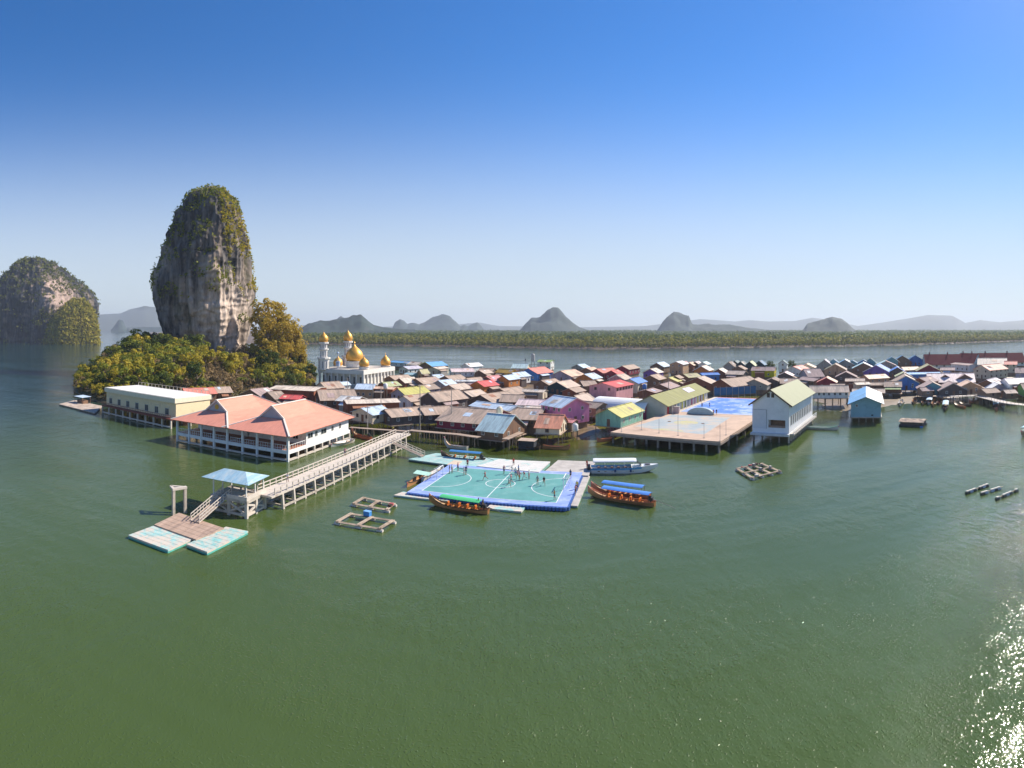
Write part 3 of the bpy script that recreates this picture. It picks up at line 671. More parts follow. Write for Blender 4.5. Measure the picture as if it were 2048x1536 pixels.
# the right end
h('grey green roofed house on the far shore above the purple house', 1772,722, V, 12,14,7.4,24,'mauve','grey',roof2='turq')
h('dark blue peaked house, left of three left of the maroon roofs', 1784,714.5, V, 9,9,8.6,30,'dblue','teal')
h('dark blue peaked house, middle of three left of the maroon roofs', 1805,711.5, V, 10,11,9,30,'dblue','brown')
h('dark blue peaked house, right of three left of the maroon roofs', 1831,711, V, 11,12,9,30,'dblue','blue')
h('small bright blue gabled house beside the green gable', 1795,735, V, 9,9,6.8,28,'blue','dark',roof2='blue')
h('green roofed low gable house right of the purple wall', 1808,745, V, 8,9,6.2,26,'cream','grey',roof2='pgreen')
h('brown roof behind the long blue roof', 1802,734, (1836,733), 0,10,6,18,'peach','brown')
h('long low blue roof below the khaki roofed maroon gable', 1812,745, (1880,744), 0,7,5.6,12,'sky','blue')
h('khaki roofed house with maroon gable and little tower', 1858,730, V, 12,14,8,26,'khaki','maroon',roof2='khaki')
h('low brown roof right of the maroon gable', 1880,735, (1910,735), 0,9,5.8,16,'mauve','brown')
h('white walled low house in front of the maroon roofs', 1910,725, (1948,728), 0,8,6.6,10,'mauve','white')
h('cream roofed house with white gable below the maroon roofs', 1955,716, (2014,716), 0,15,10,26,'cream','white',st=2,cat='building')
h('coral roofed house with twin red dormers', 1962,730, (2000,727), 0,12,9,24,'coral','cream',st=2)
h('small red roofed wing right of the coral house', 2008,722, (2026,722), 8,8,8.6,26,'red','cream',st=2)
h('long pale pink roof with two grey cross gables', 1853,746.5, (1948,746), 0,16,7.4,24,'pinkwhite','grey')
h('grey cross gable, left of two under the pale pink roof', 1891,750, V, 12,13,6.9,28,'lilac','brown',roof2='grey')
h('grey cross gable, right of two under the pale pink roof', 1930,749, V, 13,14,7.2,28,'mauve','brown',roof2='mauve')
h('blue fronted house with cream bargeboard at the water', 1812,752, V, 12,12,8,28,'cream','blue',roof2='grey',barge='cream',stilts=1,st=2,floor=2)
h('red brown roofed house between blue front and grey gable', 1838,756, (1866,752), 10,9,6.8,22,'mauve','rbrown')
h('grey gabled house at the water right of the blue front', 1866,765, V, 11,12,6.8,26,'lgrey','teal',roof2='mauve',stilts=1)
h('dark wooden house with double gable at the water', 1907,767, V, 11,12,6.8,26,'mauve','dark',stilts=1,barge='grey')
h('tan two storey house with balcony at the water', 1942,764, V, 10,10,7.2,24,'peach','tan',stilts=1,st=2,floor=2.4,awning='peach')
h('pale lilac roofed house right of the tan balcony house', 1973,760, (2004,752), 12,10,6.6,22,'lilac','brown')
h('white gabled small house behind the right hand deck', 1998,768, V, 9,9,5.8,28,'white','lilac')
h('wide pale roof at the right edge', 2008,757, (2060,755), 0,12,7,18,'lilac','white')
h('grey roofed green walled house at the right edge', 2040,766, (2075,765), 0,11,6.6,22,'grey','lgreen',stilts=1)
h('mauve house behind the wide pale roof at the right edge', 2030,735, (2065,735), 0,12,8,22,'mauve','lilac')
# front rows
h('long house with flat cream roof and dark red wall behind the salmon roofs', 552,771, (643,775), 0,14,6.9,5,'cream','rbrown',cap='cream')
h('grey roofed house with cream gable below the mosque', 640,765, V, 9,9,7.2,26,'grey','cream')
h('small pale blue roof left of the light blue house', 668,765, V, 7,5,6.4,26,'lblue','white')
h('broad grey roofed house behind the salmon roof', 634,780, R(60), 13,12,7.2,26,'grey','brown')
h('light blue roofed house with tan front below the mosque', 714,767.5, (752,768.5), 0,9,6.8,20,'lblue','tan',nwin=3)
h('brown fronted house with pinkish flat roof beside the light blue one', 752,773, (780,774), 8,7,6,8,'peach','rbrown')
h('long white roof left of the village centre', 682,791.5, (724,794), 0,9,6.2,14,'white','rbrown')
h('long low cream roof with brown wall behind the pier landing', 688,800, (794,797), 0,9,6.4,8,'cream','rbrown',nwin=2)
h('pale blue grey roofed porch house by the pier landing', 722,817, (764,811), 0,9,6.2,18,'lblue','cream',stilts=1,floor=2.6)
h('white house with orange porch below the yellow green roof', 806,792, V, 10,8,6,22,'grey','white')
h('long dark wooden house with grey roof beside the pier head landing', 768,819, R(50), 15,9,6,20,'grey','dark',roof2='lgrey',stilts=1,floor=2.2)
h('dark wooden house with grey roof where pier meets boardwalk', 838,815, R(60), 10,9,6,20,'grey','dark',stilts=1,floor=2.2)
h('largest grey roofed house facing the football court', 900,813, R(112), 16,17,6.6,17,'grey','maroon',stilts=1,floor=2.2,nwin=5)
h('long light blue roof on the middle of the front row', 953,802.5, (1034,812), 0,7,6.6,16,'lblue','white',roof2='lblue')
h('pinkish white roof left of the magenta house', 1038,798, (1090,800), 0,8,6.6,18,'pinkwhite','white')
h('small cream roof below the pinkish white roof', 1052,811, (1086,813), 0,6,5.4,14,'cream','brown')
h('big grey roof linking the turquoise and orange roofed houses', 1020,815, (1090,818), 0,13,6,18,'grey','brown')
h('pale turquoise roofed open house on stilts behind the football court', 975,826, (1031,831), 0,12,6.8,30,'paleturq','brown',stilts=1,floor=2.6,cap='white')
h('orange roofed cream walled house on stilts', 1078,828, (1130,830), 0,10,6.6,28,'orange','cream',stilts=1,floor=2.6)
h('two storey magenta house with light blue roof', 1108,790.5, (1154,797), 0,11,9,22,'lblue','magenta',st=2,nwin=4,barge='pink',floor=2.2)
h('brown roofed shack right of the magenta house', 1160,801, (1208,806), 0,8,5.6,18,'dgrey','wood',stilts=1)
h('grey roof behind the brown shack', 1148,792, V, 9,9,6.4,24,'lgrey','brown')
h('small rose roofed porch right of the orange roof', 1134,838, (1153,840), 0,4,4.6,14,'rose','wood',stilts=1,win=0,name='porch_hut',cat='hut')
h('pale green house with yellow olive roof beside the concrete court', 1214.5,818, (1263,805), 0,8.5,7,26,'yolive','green',stilts=1,floor=2.4,nwin=4,nend=0)
h('rose roofed house between the beige building and the salmon roofs', 365,777, (428,775), 0,9,6.6,22,'coral','brown')
h('brown roof between the rose roof and the wooded slope', 428,774, (460,773), 0,9,6.6,22,'grey','brown')
h('mauve grey roofed house behind the two salmon roofs, left of two', 500,779, (536,775), 0,12,7.4,22,'mauve','brown')
h('mauve grey roofed house behind the two salmon roofs, right of two', 534,784, (562,782), 0,10,7.0,22,'dgrey','brown')
h('small red roof under the flat cream roofed house', 566,789, (606,791), 0,7,6.2,16,'red','maroon')
h('pinkish cream roof right of the white tower house', 1569,745, V, 9,8,6.4,24,'pinkwhite','dark')
h('dark shed roof beside the yellow house', 1543,757, V, 9,7,6,22,'dgrey','dark')
h('grey roof filling the gap behind the green roofed white hall', 1560,757, (1600,757), 0,10,5.8,20,'grey','brown')
h('grey roofed house with green awning right of the teal hall', 1768,763, (1804,763), 0,9,6.2,22,'grey','brown',stilts=1,awning='green')
h('low brown roofed shack between the blue front and the grey gable', 1838,775, (1862,774), 0,7,5,18,'mauve','wood',stilts=1)
h('brown roofed shack above the curving walkway', 1962,778, (1992,776), 0,8,5.2,18,'grey','wood',stilts=1)
h('pale roofed shack above the curving walkway near the right edge', 2006,780, (2030,779), 0,7,5,16,'lgrey','brown',stilts=1)
h('brown stilt house half hidden behind the teal hall', 1704,778, (1770,778), 0,8,5.0,16,'lgrey','brown')
# ------------------------------------------------------------------ mud under the village, laid bare at low tide
def sheet(name, pts, z, mat, jitter=1.2, sub=14):
    """an irregular ground sheet with a low domed profile, from corner points"""
    n = len(pts); c = sum(pts, Vector())/n; ring = []
    for i in range(n):
        a, b_ = pts[i], pts[(i+1)%n]; k = max(2, int((b_-a).length/3))
        for j in range(k):
            p = a.lerp(b_, j/k); q = noise.noise_vector(p*.11)+noise.noise_vector(p*.35)*.5; ring.append(p+Vector((q.x,q.y,0))*jitter)
    vs = []; fs = []; m = len(ring)
    for k in range(sub+1):
        t = k/sub
        for p in ring:
            q = c+(p-c)*(1-t*.98); q.z = -.35+z*(1-(1-t)**3)+.18*noise.noise(q*.25)*min(1,t*6); vs.append(q)
    for k in range(sub):
        for i in range(m): fs.append((k*m+i, k*m+(i+1)%m, (k+1)*m+(i+1)%m, (k+1)*m+i))
    fs.append(tuple(k for k in range(sub*m, sub*m+m)))
    mb = MB(); mb.add(vs, fs); o = mb.build(name, mat, None, True)
    if o.data.polygons[len(fs)//2].normal.z < 0: o.data.flip_normals()
    return struct(o)
WETMUD = M('wet_mud', (.20,.135,.075), .45, .3, .12, bump=.3, stain=(.12,.085,.04), staincov=.4, sscale=.2)
sheet('mudflat', [at(870,874), at(1000,868), at(1150,882), at(1205,862), at(1206,852), at(1290,830), at(1420,800), at(1505,810), at(1500,746), at(1300,752), at(1150,750), at(1000,752), at(880,754), at(760,778), at(680,830)], .75, WETMUD)
sheet('mudflat', [at(1600,846), at(1690,838), at(1770,825), at(1900,813), at(1980,800), at(2080,790), at(2080,742), at(1900,732), at(1740,736), at(1600,752), at(1560,780), at(1560,815)], .6, WETMUD)
sheet('mudflat', [at(1150,884), at(1190,871), at(1207,860), at(1190,848), at(1155,852), at(1135,868)], .9, WETMUD, .5)

# ------------------------------------------------------------------ two salmon roofed pavilions over the water
SALM = M('roof_salmon_tile', (.72,.30,.215), .7, .10, 1.5, bump=.2, stretch=(1,.2,1), stain=(.55,.22,.16), staincov=.3, sscale=.25, spec=.2)
WHITEW = M('white_plaster', (.78,.78,.77), .8, .07, .5, stain=(.56,.55,.52), staincov=.3, sscale=.3)
VERGE = M('verge_white', (.74,.68,.60), .8, .1, .5)
FLOORT = M('floor_tile', (.42,.17,.10), .6, .15, .6)
sA, sB = at(345,884), at(577,924)
s_az = R(10.5); sv = Vector((sin(s_az), cos(s_az), 0)); su = Vector((cos(s_az), -sin(s_az), 0))
Lf = (sB-sA).dot(su); sdep = 28.0
o0 = sB - su*Lf
def pavilion(u0, wd, label, emblem):
    base = o0+su*(u0+wd/2)+sv*(sdep/2)
    r = thing('pavilion', label, 'pavilion', base, s_az, 'salmon roofed pavilions'); x, y = wd/2, sdep/2
    zd, zp, zg, zk = 2.3, 5.5, 7.7, 10.4          # deck, eave, gablet base, ridge
    mb = MB(); mb.box(-x+.3, x-.3, -y+.3, y-.3, zd-.14, zd); mb.build('floor', FLOORT, r)
    for nm, bx in (('front',(-x,x,-y,-y+.3)),('back',(-x,x,y-.3,y)),('side',(-x,-x+.3,-y+.3,y-.3)),('side',(x-.3,x,-y+.3,y-.3))):
        mb = MB(); mb.box(*bx, zd-.75, zd+.003); mb.build('edge_beam', WHITEW, r)
    # hip and gable roof, eaves lifted at the corners
    ex, ey = x+.95, y+1.1; gx, gy0, gy1 = x*.40, -y*.60, y*.42
    P = {'ne':(ex,ey,zp),'nw':(-ex,ey,zp),'se':(ex,-ey,zp),'sw':(-ex,-ey,zp)}
    mb = MB(); T = .14; k0 = (0,gy0,zk); k1 = (0,gy1,zk)
    me = lambda sg: (sg*ex*.52, zp+(zk-zp)*.40)
    for sg in (-1, 1):
        mx, mz = me(sg); fy = -y*.60
        a0 = (sg*gx, fy, zg); a1 = (sg*gx, gy1, zg)
        mb.slab(k0, k1, (sg*gx, gy1, zg), (sg*gx, gy0, zg), T)
        mb.slab((sg*gx,gy0,zg), (sg*gx,gy1,zg), (sg*ex,ey,zp), (sg*ex,-ey,zp), T)
    mb.slab((-gx,gy0,zg), (gx,gy0,zg), (ex,-ey,zp), (-ex,-ey,zp), T)
    mb.slab(k1, (gx,gy1,zg), (ex,ey,zp), (0,ey,zp), T); mb.slab(k1, (-gx,gy1,zg), (-ex,ey,zp), (0,ey,zp), T)
    rf = mb.build('roof', SALM, r)
    mb = MB(); mb.add([(-gx,gy0+.12,zg+.02),(gx,gy0+.12,zg+.02),(0,gy0+.12,zk-.02),(-gx,gy0+.5,zg+.02),(gx,gy0+.5,zg+.02),(0,gy0+.5,zk-.02)], [(0,1,2),(5,4,3),(0,3,4,1),(1,4,5,2),(2,5,3,0)])
    g = mb.build('gable', M('gable_grey', (.40,.40,.44), .8, .08), r)
    for sg in (-1, 1):
        mb = MB(); mb.bar((0,gy0-.05,zk+.06),(sg*gx,gy0-.05,zg+.1),.2,.36); mb.bar((sg*gx,gy0,zg+.08),(sg*ex,-ey,zp+.08),.4,.2); mb.build('verge', VERGE, rf)
        mb = MB(); mb.bar(k1,(sg*ex,ey,zp+.08),.4,.2); mb.build('verge', VERGE, rf)
    mb = MB(); mb.bar((0,gy0,zk+.08),(0,gy1,zk+.08),.45,.2); mb.build('ridge_cap', VERGE, rf)
    if emblem:
        mb = MB(); mb.tube((0,gy0+.02,zg+1.05),(0,gy0+.11,zg+1.05),.62,.62,20); mb.build('emblem', M('emblem_gold', (.55,.36,.05), .5, .2, 3), r)
    # columns run from the water to the eaves along the open front
    n = 4
    for i in range(n+1):
        xx = -x+.2+(wd-.4)*i/n
        if u0 > 0 and i == 0: continue
        mb = MB(); mb.bar((xx,-y+.12,-.9),(xx,-y+.12,zp),.46); mb.build('column', WHITEW, r)
    for j in range(1, 9):
        yy = -y+.3+(sdep-.6)*j/8
        for sg in ((1,) if u0 > 0 else (-1,)):
            mb = MB(); mb.bar((sg*(x-.12),yy,-.9),(sg*(x-.12),yy,zd-.76),.46); mb.build('pile', CONCL, r)
    for j in range(1, 4):
        for i in range(3):
            mb = MB(); mb.bar((-x+wd*(i+.5)/3,-y+sdep*j/4,-.9),(-x+wd*(i+.5)/3,-y+sdep*j/4,zd-.15),.4); mb.build('pile', CONC, r)
    mb = MB(); mb.box(-x,x,-y-.12,-y+.36,.12,.48); 
    if u0 > 0: mb.box(x-.36,x+.12,-y+.361,y,.12,.48)
    mb.build('tie_beam', CONCL, r)
    # room at the back, open hall in front
    yf = -y+7.5
    mb = MB(); mb.box(-x+.35, x-.3, yf, y-.3, zd+.005, zp+.25); wl_ = mb.build('wall', WHITEW, r)
    if u0 > 0:
        for i, (yy, ww) in enumerate(((-y+9.2,2.2),(-y+11.8,1.2),(-y+15.2,2.6),(-y+19.4,1.1),(-y+23.2,1.1))):
            o = window(r, 'right', yy, zd+1.75, ww, 1.25, 0, 2*x-.6)
    for i in range(3):
        o = window(r, 'front', -x+wd*(i+.6)/3.2, zd+1.6, 1.5, 1.3, -2*yf, 0)
    mb = MB(); 
    for i in range(25):
        xx = -x+.5+(wd-1)*i/24; mb.bar((xx,-y+.45,zd),(xx,-y+.45,zd+.95),.06)
    mb.bar((-x+.4,-y+.45,zd+.97),(x-.4,-y+.45,zd+.97),.09); mb.bar((-x+.4,-y+.45,zd+.3),(x-.4,-y+.45,zd+.3),.06)
    if u0 > 0:
        for j in range(8): mb.bar((x-.45,-y+.45+j*.95,zd),(x-.45,-y+.45+j*.95,zd+.95),.06)
        mb.bar((x-.45,-y+.45,zd+.97),(x-.45,yf,zd+.97),.09)
    mb.build('railing', WHITEW, r)
    return r
pavilion(0, Lf/2, 'salmon roofed open pavilion with gold round emblem in its grey gable', True)
pavilion(Lf/2, Lf/2, 'salmon roofed pavilion with white side wall and plain grey gable nearest the pier', False)

# ------------------------------------------------------------------ long beige building with flat white roof
bA, bB = at(342,858), at(204,826)
bd = (bA-bB); L_ = bd.length; b_az = math.atan2(bd.x, bd.y)      # +Y runs from the far left end to the near right end
b_n = Vector((cos(b_az), -sin(b_az), 0))
W_ = 15.0; bc = (bA+bB)/2 - b_n*(W_/2)
r = thing('beige_building', 'long beige arcaded building with flat white roof and dark red balcony', 'building', bc, b_az)
BEIGE = M('beige_plaster', (.80,.66,.42), .8, .07, .5, stain=(.64,.52,.34), staincov=.3); BEIGED = M('beige_trim', (.82,.72,.54), .8, .06)
x, y = W_/2, L_/2; zf = 2.7
mb = MB(); mb.box(-x, x-1.8, -y, y, zf, 7.0); mb.build('wall', BEIGE, r)
mb = MB(); mb.box(-x-.3, x-1.2, -y-.3, y+.3, 7.0, 8.35); mb.build('parapet', BEIGED, r)
mb = MB(); mb.box(-x, x-1.5, -y, y, 8.353, 8.45); mb.build('roof', M('flat_roof_white', (.80,.77,.72), .7, .06, .2, stain=(.66,.62,.56), staincov=.3), r)
mb = MB(); mb.box(-x, x+.2, -y-.2, y+.2, zf-.3, zf-.003); mb.build('balcony', M('balcony_red', (.24,.07,.05), .8, .15), r)
mb = MB()
for i in range(44): yy = -y+(2*y)*i/43; mb.bar((x+.1,yy,zf),(x+.1,yy,zf+.9),.07)
mb.bar((x+.1,-y,zf+.93),(x+.1,y,zf+.93),.12); mb.bar((x+.1,-y,zf+.45),(x+.1,y,zf+.45),.07); mb.build('railing', M('rail_red', (.28,.09,.06), .7, .15), r)
for i in range(7):
    yy = -y+2.6+i*(2*y-4.6)/6.4
    window(r, 'right', yy, zf+1.55, 1.7, 1.9, 0, 2*(x-1.8), M('frame_grey', (.40,.45,.46), .6, .1))
    mb = MB()
    for k in range(9):
        a0, a1 = pi*k/9, pi*(k+1)/9
        mb.bar((x-1.74, yy+1.05*cos(a0), zf+2.55+.65*sin(a0)), (x-1.74, yy+1.05*cos(a1), zf+2.55+.65*sin(a1)), .14)
    mb.build('arch', BEIGED, r)
for i in range(10):
    yy = -y+.2+(2*y-.4)*i/9
    mb = MB(); mb.bar((x-.15,yy,-.9),(x-.15,yy,zf-.31),.42); mb.build('pile', CONCL, r)
    mb = MB(); mb.bar((0,yy,-.9),(0,yy,zf-.31),.42); mb.build('pile', CONC, r)
mb = MB(); mb.box(x-.3,x+.02,-y,y,.2,.6); mb.build('tie_beam', CONCL, r)
mb = MB()
for i in range(20): mb.bar((-x,-y+2*y*i/19,8.45),(-x,-y+2*y*i/19,9.5),.12)
mb.bar((-x,-y,9.45),(-x,y,9.45),.12); mb.build('roof_railing', CONC, r)

# ------------------------------------------------------------------ golden domed mosque
GOLD = M('gold_dome', (.78,.40,.075), .42, .10, 1.0, metal=.45, spec=.5)
MWH = M('mosque_white', (.76,.73,.68), .8, .06, .5, stain=(.60,.57,.52), staincov=.3)
K = at(727,741,9.0); Rr = at(789,733,9.0); mz = math.atan2((Rr-K).x, (Rr-K).y); mv = Vector((sin(mz),cos(mz),0)); mu = Vector((cos(mz),-sin(mz),0))
MD, MW = 30.0, 25.0; mc = K+mv*MD/2-mu*MW/2; mc.z = 0
r = thing('mosque', 'white mosque with golden onion domes and two minarets at the foot of the rock', 'mosque', mc, mz)
x, y = MW/2, MD/2
mb = MB(); mb.box(-x+1.5,x-1.5,-y+1.5,y-1.5,0,7.6); mb.build('wall', MWH, r)
mb = MB(); mb.box(-x-.2,x+.2,-y-.2,y+.2,7.0,9.0); mb.build('parapet', MWH, r)
mb = MB(); mb.box(-x+.3,x-.3,-y+.3,y-.3,9.003,9.1); mb.build('roof', M('mosque_roof', (.55,.49,.42), .9, .15, .3), r)
mb = MB(); mb.box(-x-.2,x+.2,-y-.2,y+.2,-.3,1.9); mb.build('plinth', M('mosque_plinth', (.5,.47,.44), .9, .1), r)
for j in range(10):
    yy = -y+.5+(MD-1)*j/9
    mb = MB(); mb.bar((x-.3,yy,1.9),(x-.3,yy,7.0),.75); mb.build('column', MWH, r)
    if j < 9:
        o = window(r, 'right', yy+(MD-1)/18, 4.1, 1.7, 3.6, 0, 2*(x-1.5), FRAMEB)
for j in range(8):
    xx = -x+.5+(MW-1)*j/7
    mb = MB(); mb.bar((xx,-y+.3,1.9),(xx,-y+.3,7.0),.75); mb.build('column', MWH, r)
    if j < 7: window(r, 'front', xx+(MW-1)/14, 4.1, 1.5, 3.4, 2*(y-1.5), 0, FRAME)
def onion(rad, hgt, c, parent, n=28, drum=None, name='dome'):
    pr = [(.80,0),(.95,.10),(1.0,.22),(.98,.34),(.90,.46),(.76,.57),(.56,.67),(.36,.75),(.20,.82),(.10,.88),(.045,.94),(.012,1.0)]
    mb = MB(); mb.lathe([(p*rad, q*hgt) for p, q in pr], n, c); o = mb.build(name, GOLD, parent, True)
    mb = MB(); mb.lathe([(.001,hgt*1.0),(.10*rad,hgt*1.02),(.001,hgt*1.10)], 8, c); mb.tube((c[0],c[1],c[2]+hgt*.98),(c[0],c[1],c[2]+hgt*1.16),.05,.03,6); mb.build('finial', GOLD, o)
    if drum:
        mb = MB(); mb.lathe([(.001,-drum),(rad*.95,-drum),(rad*.95,-drum*.15),(rad*1.08,-drum*.12),(rad*1.08,0),(.001,.01)], n, c); mb.build('drum', MWH, parent)
    return o
inv = Matrix.Rotation(mz, 3, 'Z')
def ml(px, rr, z): v = rat(px, rr, z)-mc; v = inv @ v; return (v.x, v.y, z)
rm = K.length
onion(4.3, 8.6, ml(709, rm+16, zat(rm+16,722)), r, drum=2.9)
onion(2.4, 4.8, ml(728, rm+5, zat(rm+5,733)), r, drum=1.2)
onion(2.5, 5.6, ml(771, Rr.length-4, zat(Rr.length-4,731)), r, drum=1.4)
onion(2.4, 5.0, ml(676, rm+26, zat(rm+26,731)), r, drum=1.4)
mfront = inv @ Vector((-mc.x, -mc.y, 0)).normalized()
def minaret(px, rr, ybase, ydome, ytop, rad):
    zb, zd_, zt = 8.5, zat(rr, ydome), zat(rr, ytop); c = ml(px, rr, 0)
    mt = thing('minaret', '', '', (0,0,0)); 
    for q in ('label','category'): del mt[q]
    mt.parent = r; mt.location = (c[0], c[1], 0)
    hh = zd_-zb; w1 = rad*1.25
    mb = MB(); mb.lathe([(w1*1.25,zb),(w1*1.25,zb+hh*.38)], 8); mb.lathe([(w1*1.5,zb+hh*.38),(w1*1.5,zb+hh*.44),(w1,zb+hh*.44)], 8); mb.lathe([(w1*.85,zb+hh*.44),(w1*.85,zb+hh*.70)], 8)
    mb.lathe([(w1*.85,zb+hh*.70),(w1*1.1,zb+hh*.72),(w1*1.1,zb+hh*.76),(w1*.85,zb+hh*.76)], 8); mb.lathe([(w1*.8,zb+hh*.76),(w1*.8,zb+hh*.96)], 8); mb.lathe([(w1*1.1,zb+hh*.94),(w1*1.1,zb+hh),(.01,zb+hh)], 8)
    mb.build('shaft', MWH, mt)
    pr = [(.80,0),(.95,.10),(1.0,.22),(.98,.34),(.90,.46),(.76,.57),(.56,.67),(.36,.75),(.20,.82),(.10,.88),(.045,.94),(.012,1.0)]
    mb = MB(); mb.lathe([(p*rad*1.28, zd_+q*(zt-zd_)) for p, q in pr], 20); mb.tube((0,0,zt-.3),(0,0,zt+.6),.05,.02,6); mb.build('dome', GOLD, mt, True)
    for k in range(8):
        a = 2*pi*(k+.5)/8; d_ = Vector((cos(a), sin(a), 0))
        if d_.dot(mfront) < .1: continue
        for ra, za, zb_, ww in ((1.17,.05,.30,.5),(.80,.47,.66,.34),(.76,.79,.92,.34)):
            mb = MB(); mb.bar(d_*w1*ra+Vector((0,0,zb+hh*za)), d_*w1*ra+Vector((0,0,zb+hh*zb_)), ww, .12); mb.build('louvre', M('louvre_grey', (.36,.33,.34), .8, .1), mt)
    return mt
minaret(647.5, 262, 735, 684, 663, 1.72)
minaret(696, rm+32, 727, 682, 659, 1.82)
mb = MB(); q = ml(676, rm+10, 9.1); mb.tube(q, (q[0],q[1],12.4), .25, .2, 8); mb.tube((q[0],q[1],10.2),(q[0],q[1],12.6),1.0,1.1,12); mb.tube((q[0],q[1],12.5),(q[0],q[1],16.2),.12,.1,6); mb.lathe([(.01,16.0),(.7,16.4),(.01,17.2)],10,(q[0],q[1],0))
mb.build('loudspeaker_mast', M('mast_blue', (.36,.45,.60), .5, .15), r)

# ------------------------------------------------------------------ concrete court on piles with the blue court behind
g_az = R(37.5); gv = Vector((sin(g_az),cos(g_az),0)); gu = Vector((cos(g_az),-sin(g_az),0))
ZC = 2.7
c0 = at(1221,864,ZC); c1 = at(1441,883,ZC); CW = (c1-c0).length; gu = (c1-c0).normalized(); gv = Vector((-gu.y, gu.x, 0)); g_az = math.atan2(gv.x, gv.y)
def gl(px, py, z): v = at(px,py,z)-c0; return v.dot(gu), v.dot(gv)
CD = gl(1392,826,ZC)[1]; CD2 = gl(1425,794,ZC)[1]
def gp(u, v, z=0): p = c0+gu*u+gv*v; p.z = z; return p
r = thing('concrete_court', 'large concrete court on piles with faded pale blue playing area', 'platform', gp(CW/2, CD/2), g_az)
x, y = CW/2, CD/2
mb = MB(); mb.box(-x,x,-y,y,ZC-.45,ZC); mb.build('deck', M('court_concrete', (.56,.405,.305), .9, .14, .25, stain=(.40,.28,.21), staincov=.34, sscale=.15), r)
uu = [gl(px,py,ZC) for px, py in ((1268,853),(1408,869),(1462,834),(1345,829))]
mb = MB(); pts = [(a-x, b_-y, ZC+.006) for a, b_ in uu]; mb.add(pts, [(0,1,2,3)]); mb.build('playing_area', M('court_paint', (.37,.42,.44), .85, .12, .2, stain=(.50,.43,.36), staincov=.45, sscale=.2), r)
cc = [sum(p[i] for p in pts)/4 for i in (0,1)]
mb = MB(); n = 28; vs = [(cc[0]+3.4*cos(2*pi*i/n), cc[1]+3.0*sin(2*pi*i/n), ZC+.012) for i in range(n)]; mb.add(vs, [tuple(range(n))])
mb.build('centre_circle', M('court_yellow', (.52,.48,.25), .85, .15, .5, stain=(.44,.42,.36), staincov=.45), r)
mb = MB(); q = Vector(pts[0]).lerp(Vector(pts[1]),.5); vs = [(q.x+4.2*cos(pi*i/14), q.y+.05+2.2*sin(pi*i/14), ZC+.012) for i in range(15)]; mb.add(vs, [tuple(range(15))])
mb.build('goal_area', M('court_yellow', (.52,.48,.25)), r)
PILEC = M('court_pile', (.30,.26,.23), .9, .25, .5, stain=(.10,.09,.08), staincov=.45)
for i in range(10):
    for j in range(6):
        px_, py_ = -x+.5+(CW-1)*i/9, -y+.5+(CD-1)*j/5
        mb = MB(); mb.bar((px_,py_,-.9),(px_,py_,ZC-.46),.42); mb.build('pile', PILEC, r)
mb = MB(); mb.box(-x,x,-y-.06,-y+.3,ZC-.9,ZC-.46); mb.build('edge_beam', M('court_beam', (.33,.26,.22), .9, .2), r)
mb = MB(); mb.box(x-.3,x+.06,-y+.301,y,ZC-.9,ZC-.46); mb.build('edge_beam', M('court_beam', (.33,.26,.22), .9, .2), r)
for sx, sy in ((-.6,.0),(.6,.05)):
    mb = MB(); px_, py_ = cc[0]+sx*8, cc[1]+sy*4; mb.tube((px_,py_,ZC),(px_,py_,ZC+.08),.45,.45,10); mb.build('drain_cover', FRAMEB, r)
# raised blue court
u0, v0 = gl(1345,828,ZC)[0]-1, CD+.02
r = thing('blue_court', 'bright blue painted sports court on piles behind the concrete court', 'sports court', gp((u0+CW)/2+1.0, (CD+CD2)/2), g_az)
BW, BD = CW-u0+2.4, CD2-CD; x, y = BW/2, BD/2
mb = MB(); mb.box(-x,x,-y+.02,y,ZC-.40,ZC+.05); mb.build('deck', CONCL, r)
BLUEC = M('court_blue', (.08,.22,.66), .6, .18, .25, stain=(.38,.48,.76), staincov=.46, sscale=.22)
mb = MB(); mb.box(-x+1.6,x-3.2,-y+1.0,y-1.6,ZC+.052,ZC+.062); pa = mb.build('playing_area', BLUEC, r)
LINE = M('line_white', (.74,.76,.78), .7, .1)
mb = MB(); ax0, ax1, ay0, ay1 = -x+2.4, x-4.0, -y+1.6, y-2.3; zz = ZC+.066
for a in ((ax0,ax1,ay0,ay0+.14),(ax0,ax1,ay1-.14,ay1),(ax0,ax0+.14,ay0+.14,ay1-.14),(ax1-.14,ax1,ay0+.14,ay1-.14),(ax0+.14,ax1-.14,(ay0+ay1)/2-.07,(ay0+ay1)/2+.07)): mb.box(*a, zz, zz+.006)
mb.build('line_marking', LINE, pa)
mb = MB(); n = 26; ym = (ay0+ay1)/2; xm = (ax0+ax1)/2
for i in range(n): mb.bar((xm+2.2*cos(2*pi*i/n), ym+2.2*sin(2*pi*i/n), zz+.010), (xm+2.2*cos(2*pi*(i+1)/n), ym+2.2*sin(2*pi*(i+1)/n), zz+.010), .16, .006)
mb.build('centre_circle', LINE, pa)
mb = MB(); mb.box(-x+1.6,x-3.2,y-1.5,y-.2,ZC+.052,ZC+.06); mb.build('end_strip', M('court_red', (.55,.17,.13), .8, .15), r)
for i in range(9):
    for sg in (1,):
        mb = MB(); yy = -y+.4+(BD-.8)*i/8; mb.bar((x-.3,yy,-.9),(x-.3,yy,ZC-.41),.34); mb.build('pile', PILEC, r)
        mb = MB(); mb.bar((x-.25,yy,ZC+.05),(x-.25,yy,ZC+1.1),.16); mb.build('rail_post', CONC, r)
mb = MB(); mb.bar((x-.25,-y+.2,ZC+1.16),(x-.25,y,ZC+1.16),.3,.12); mb.build('handrail', CONCL, r)
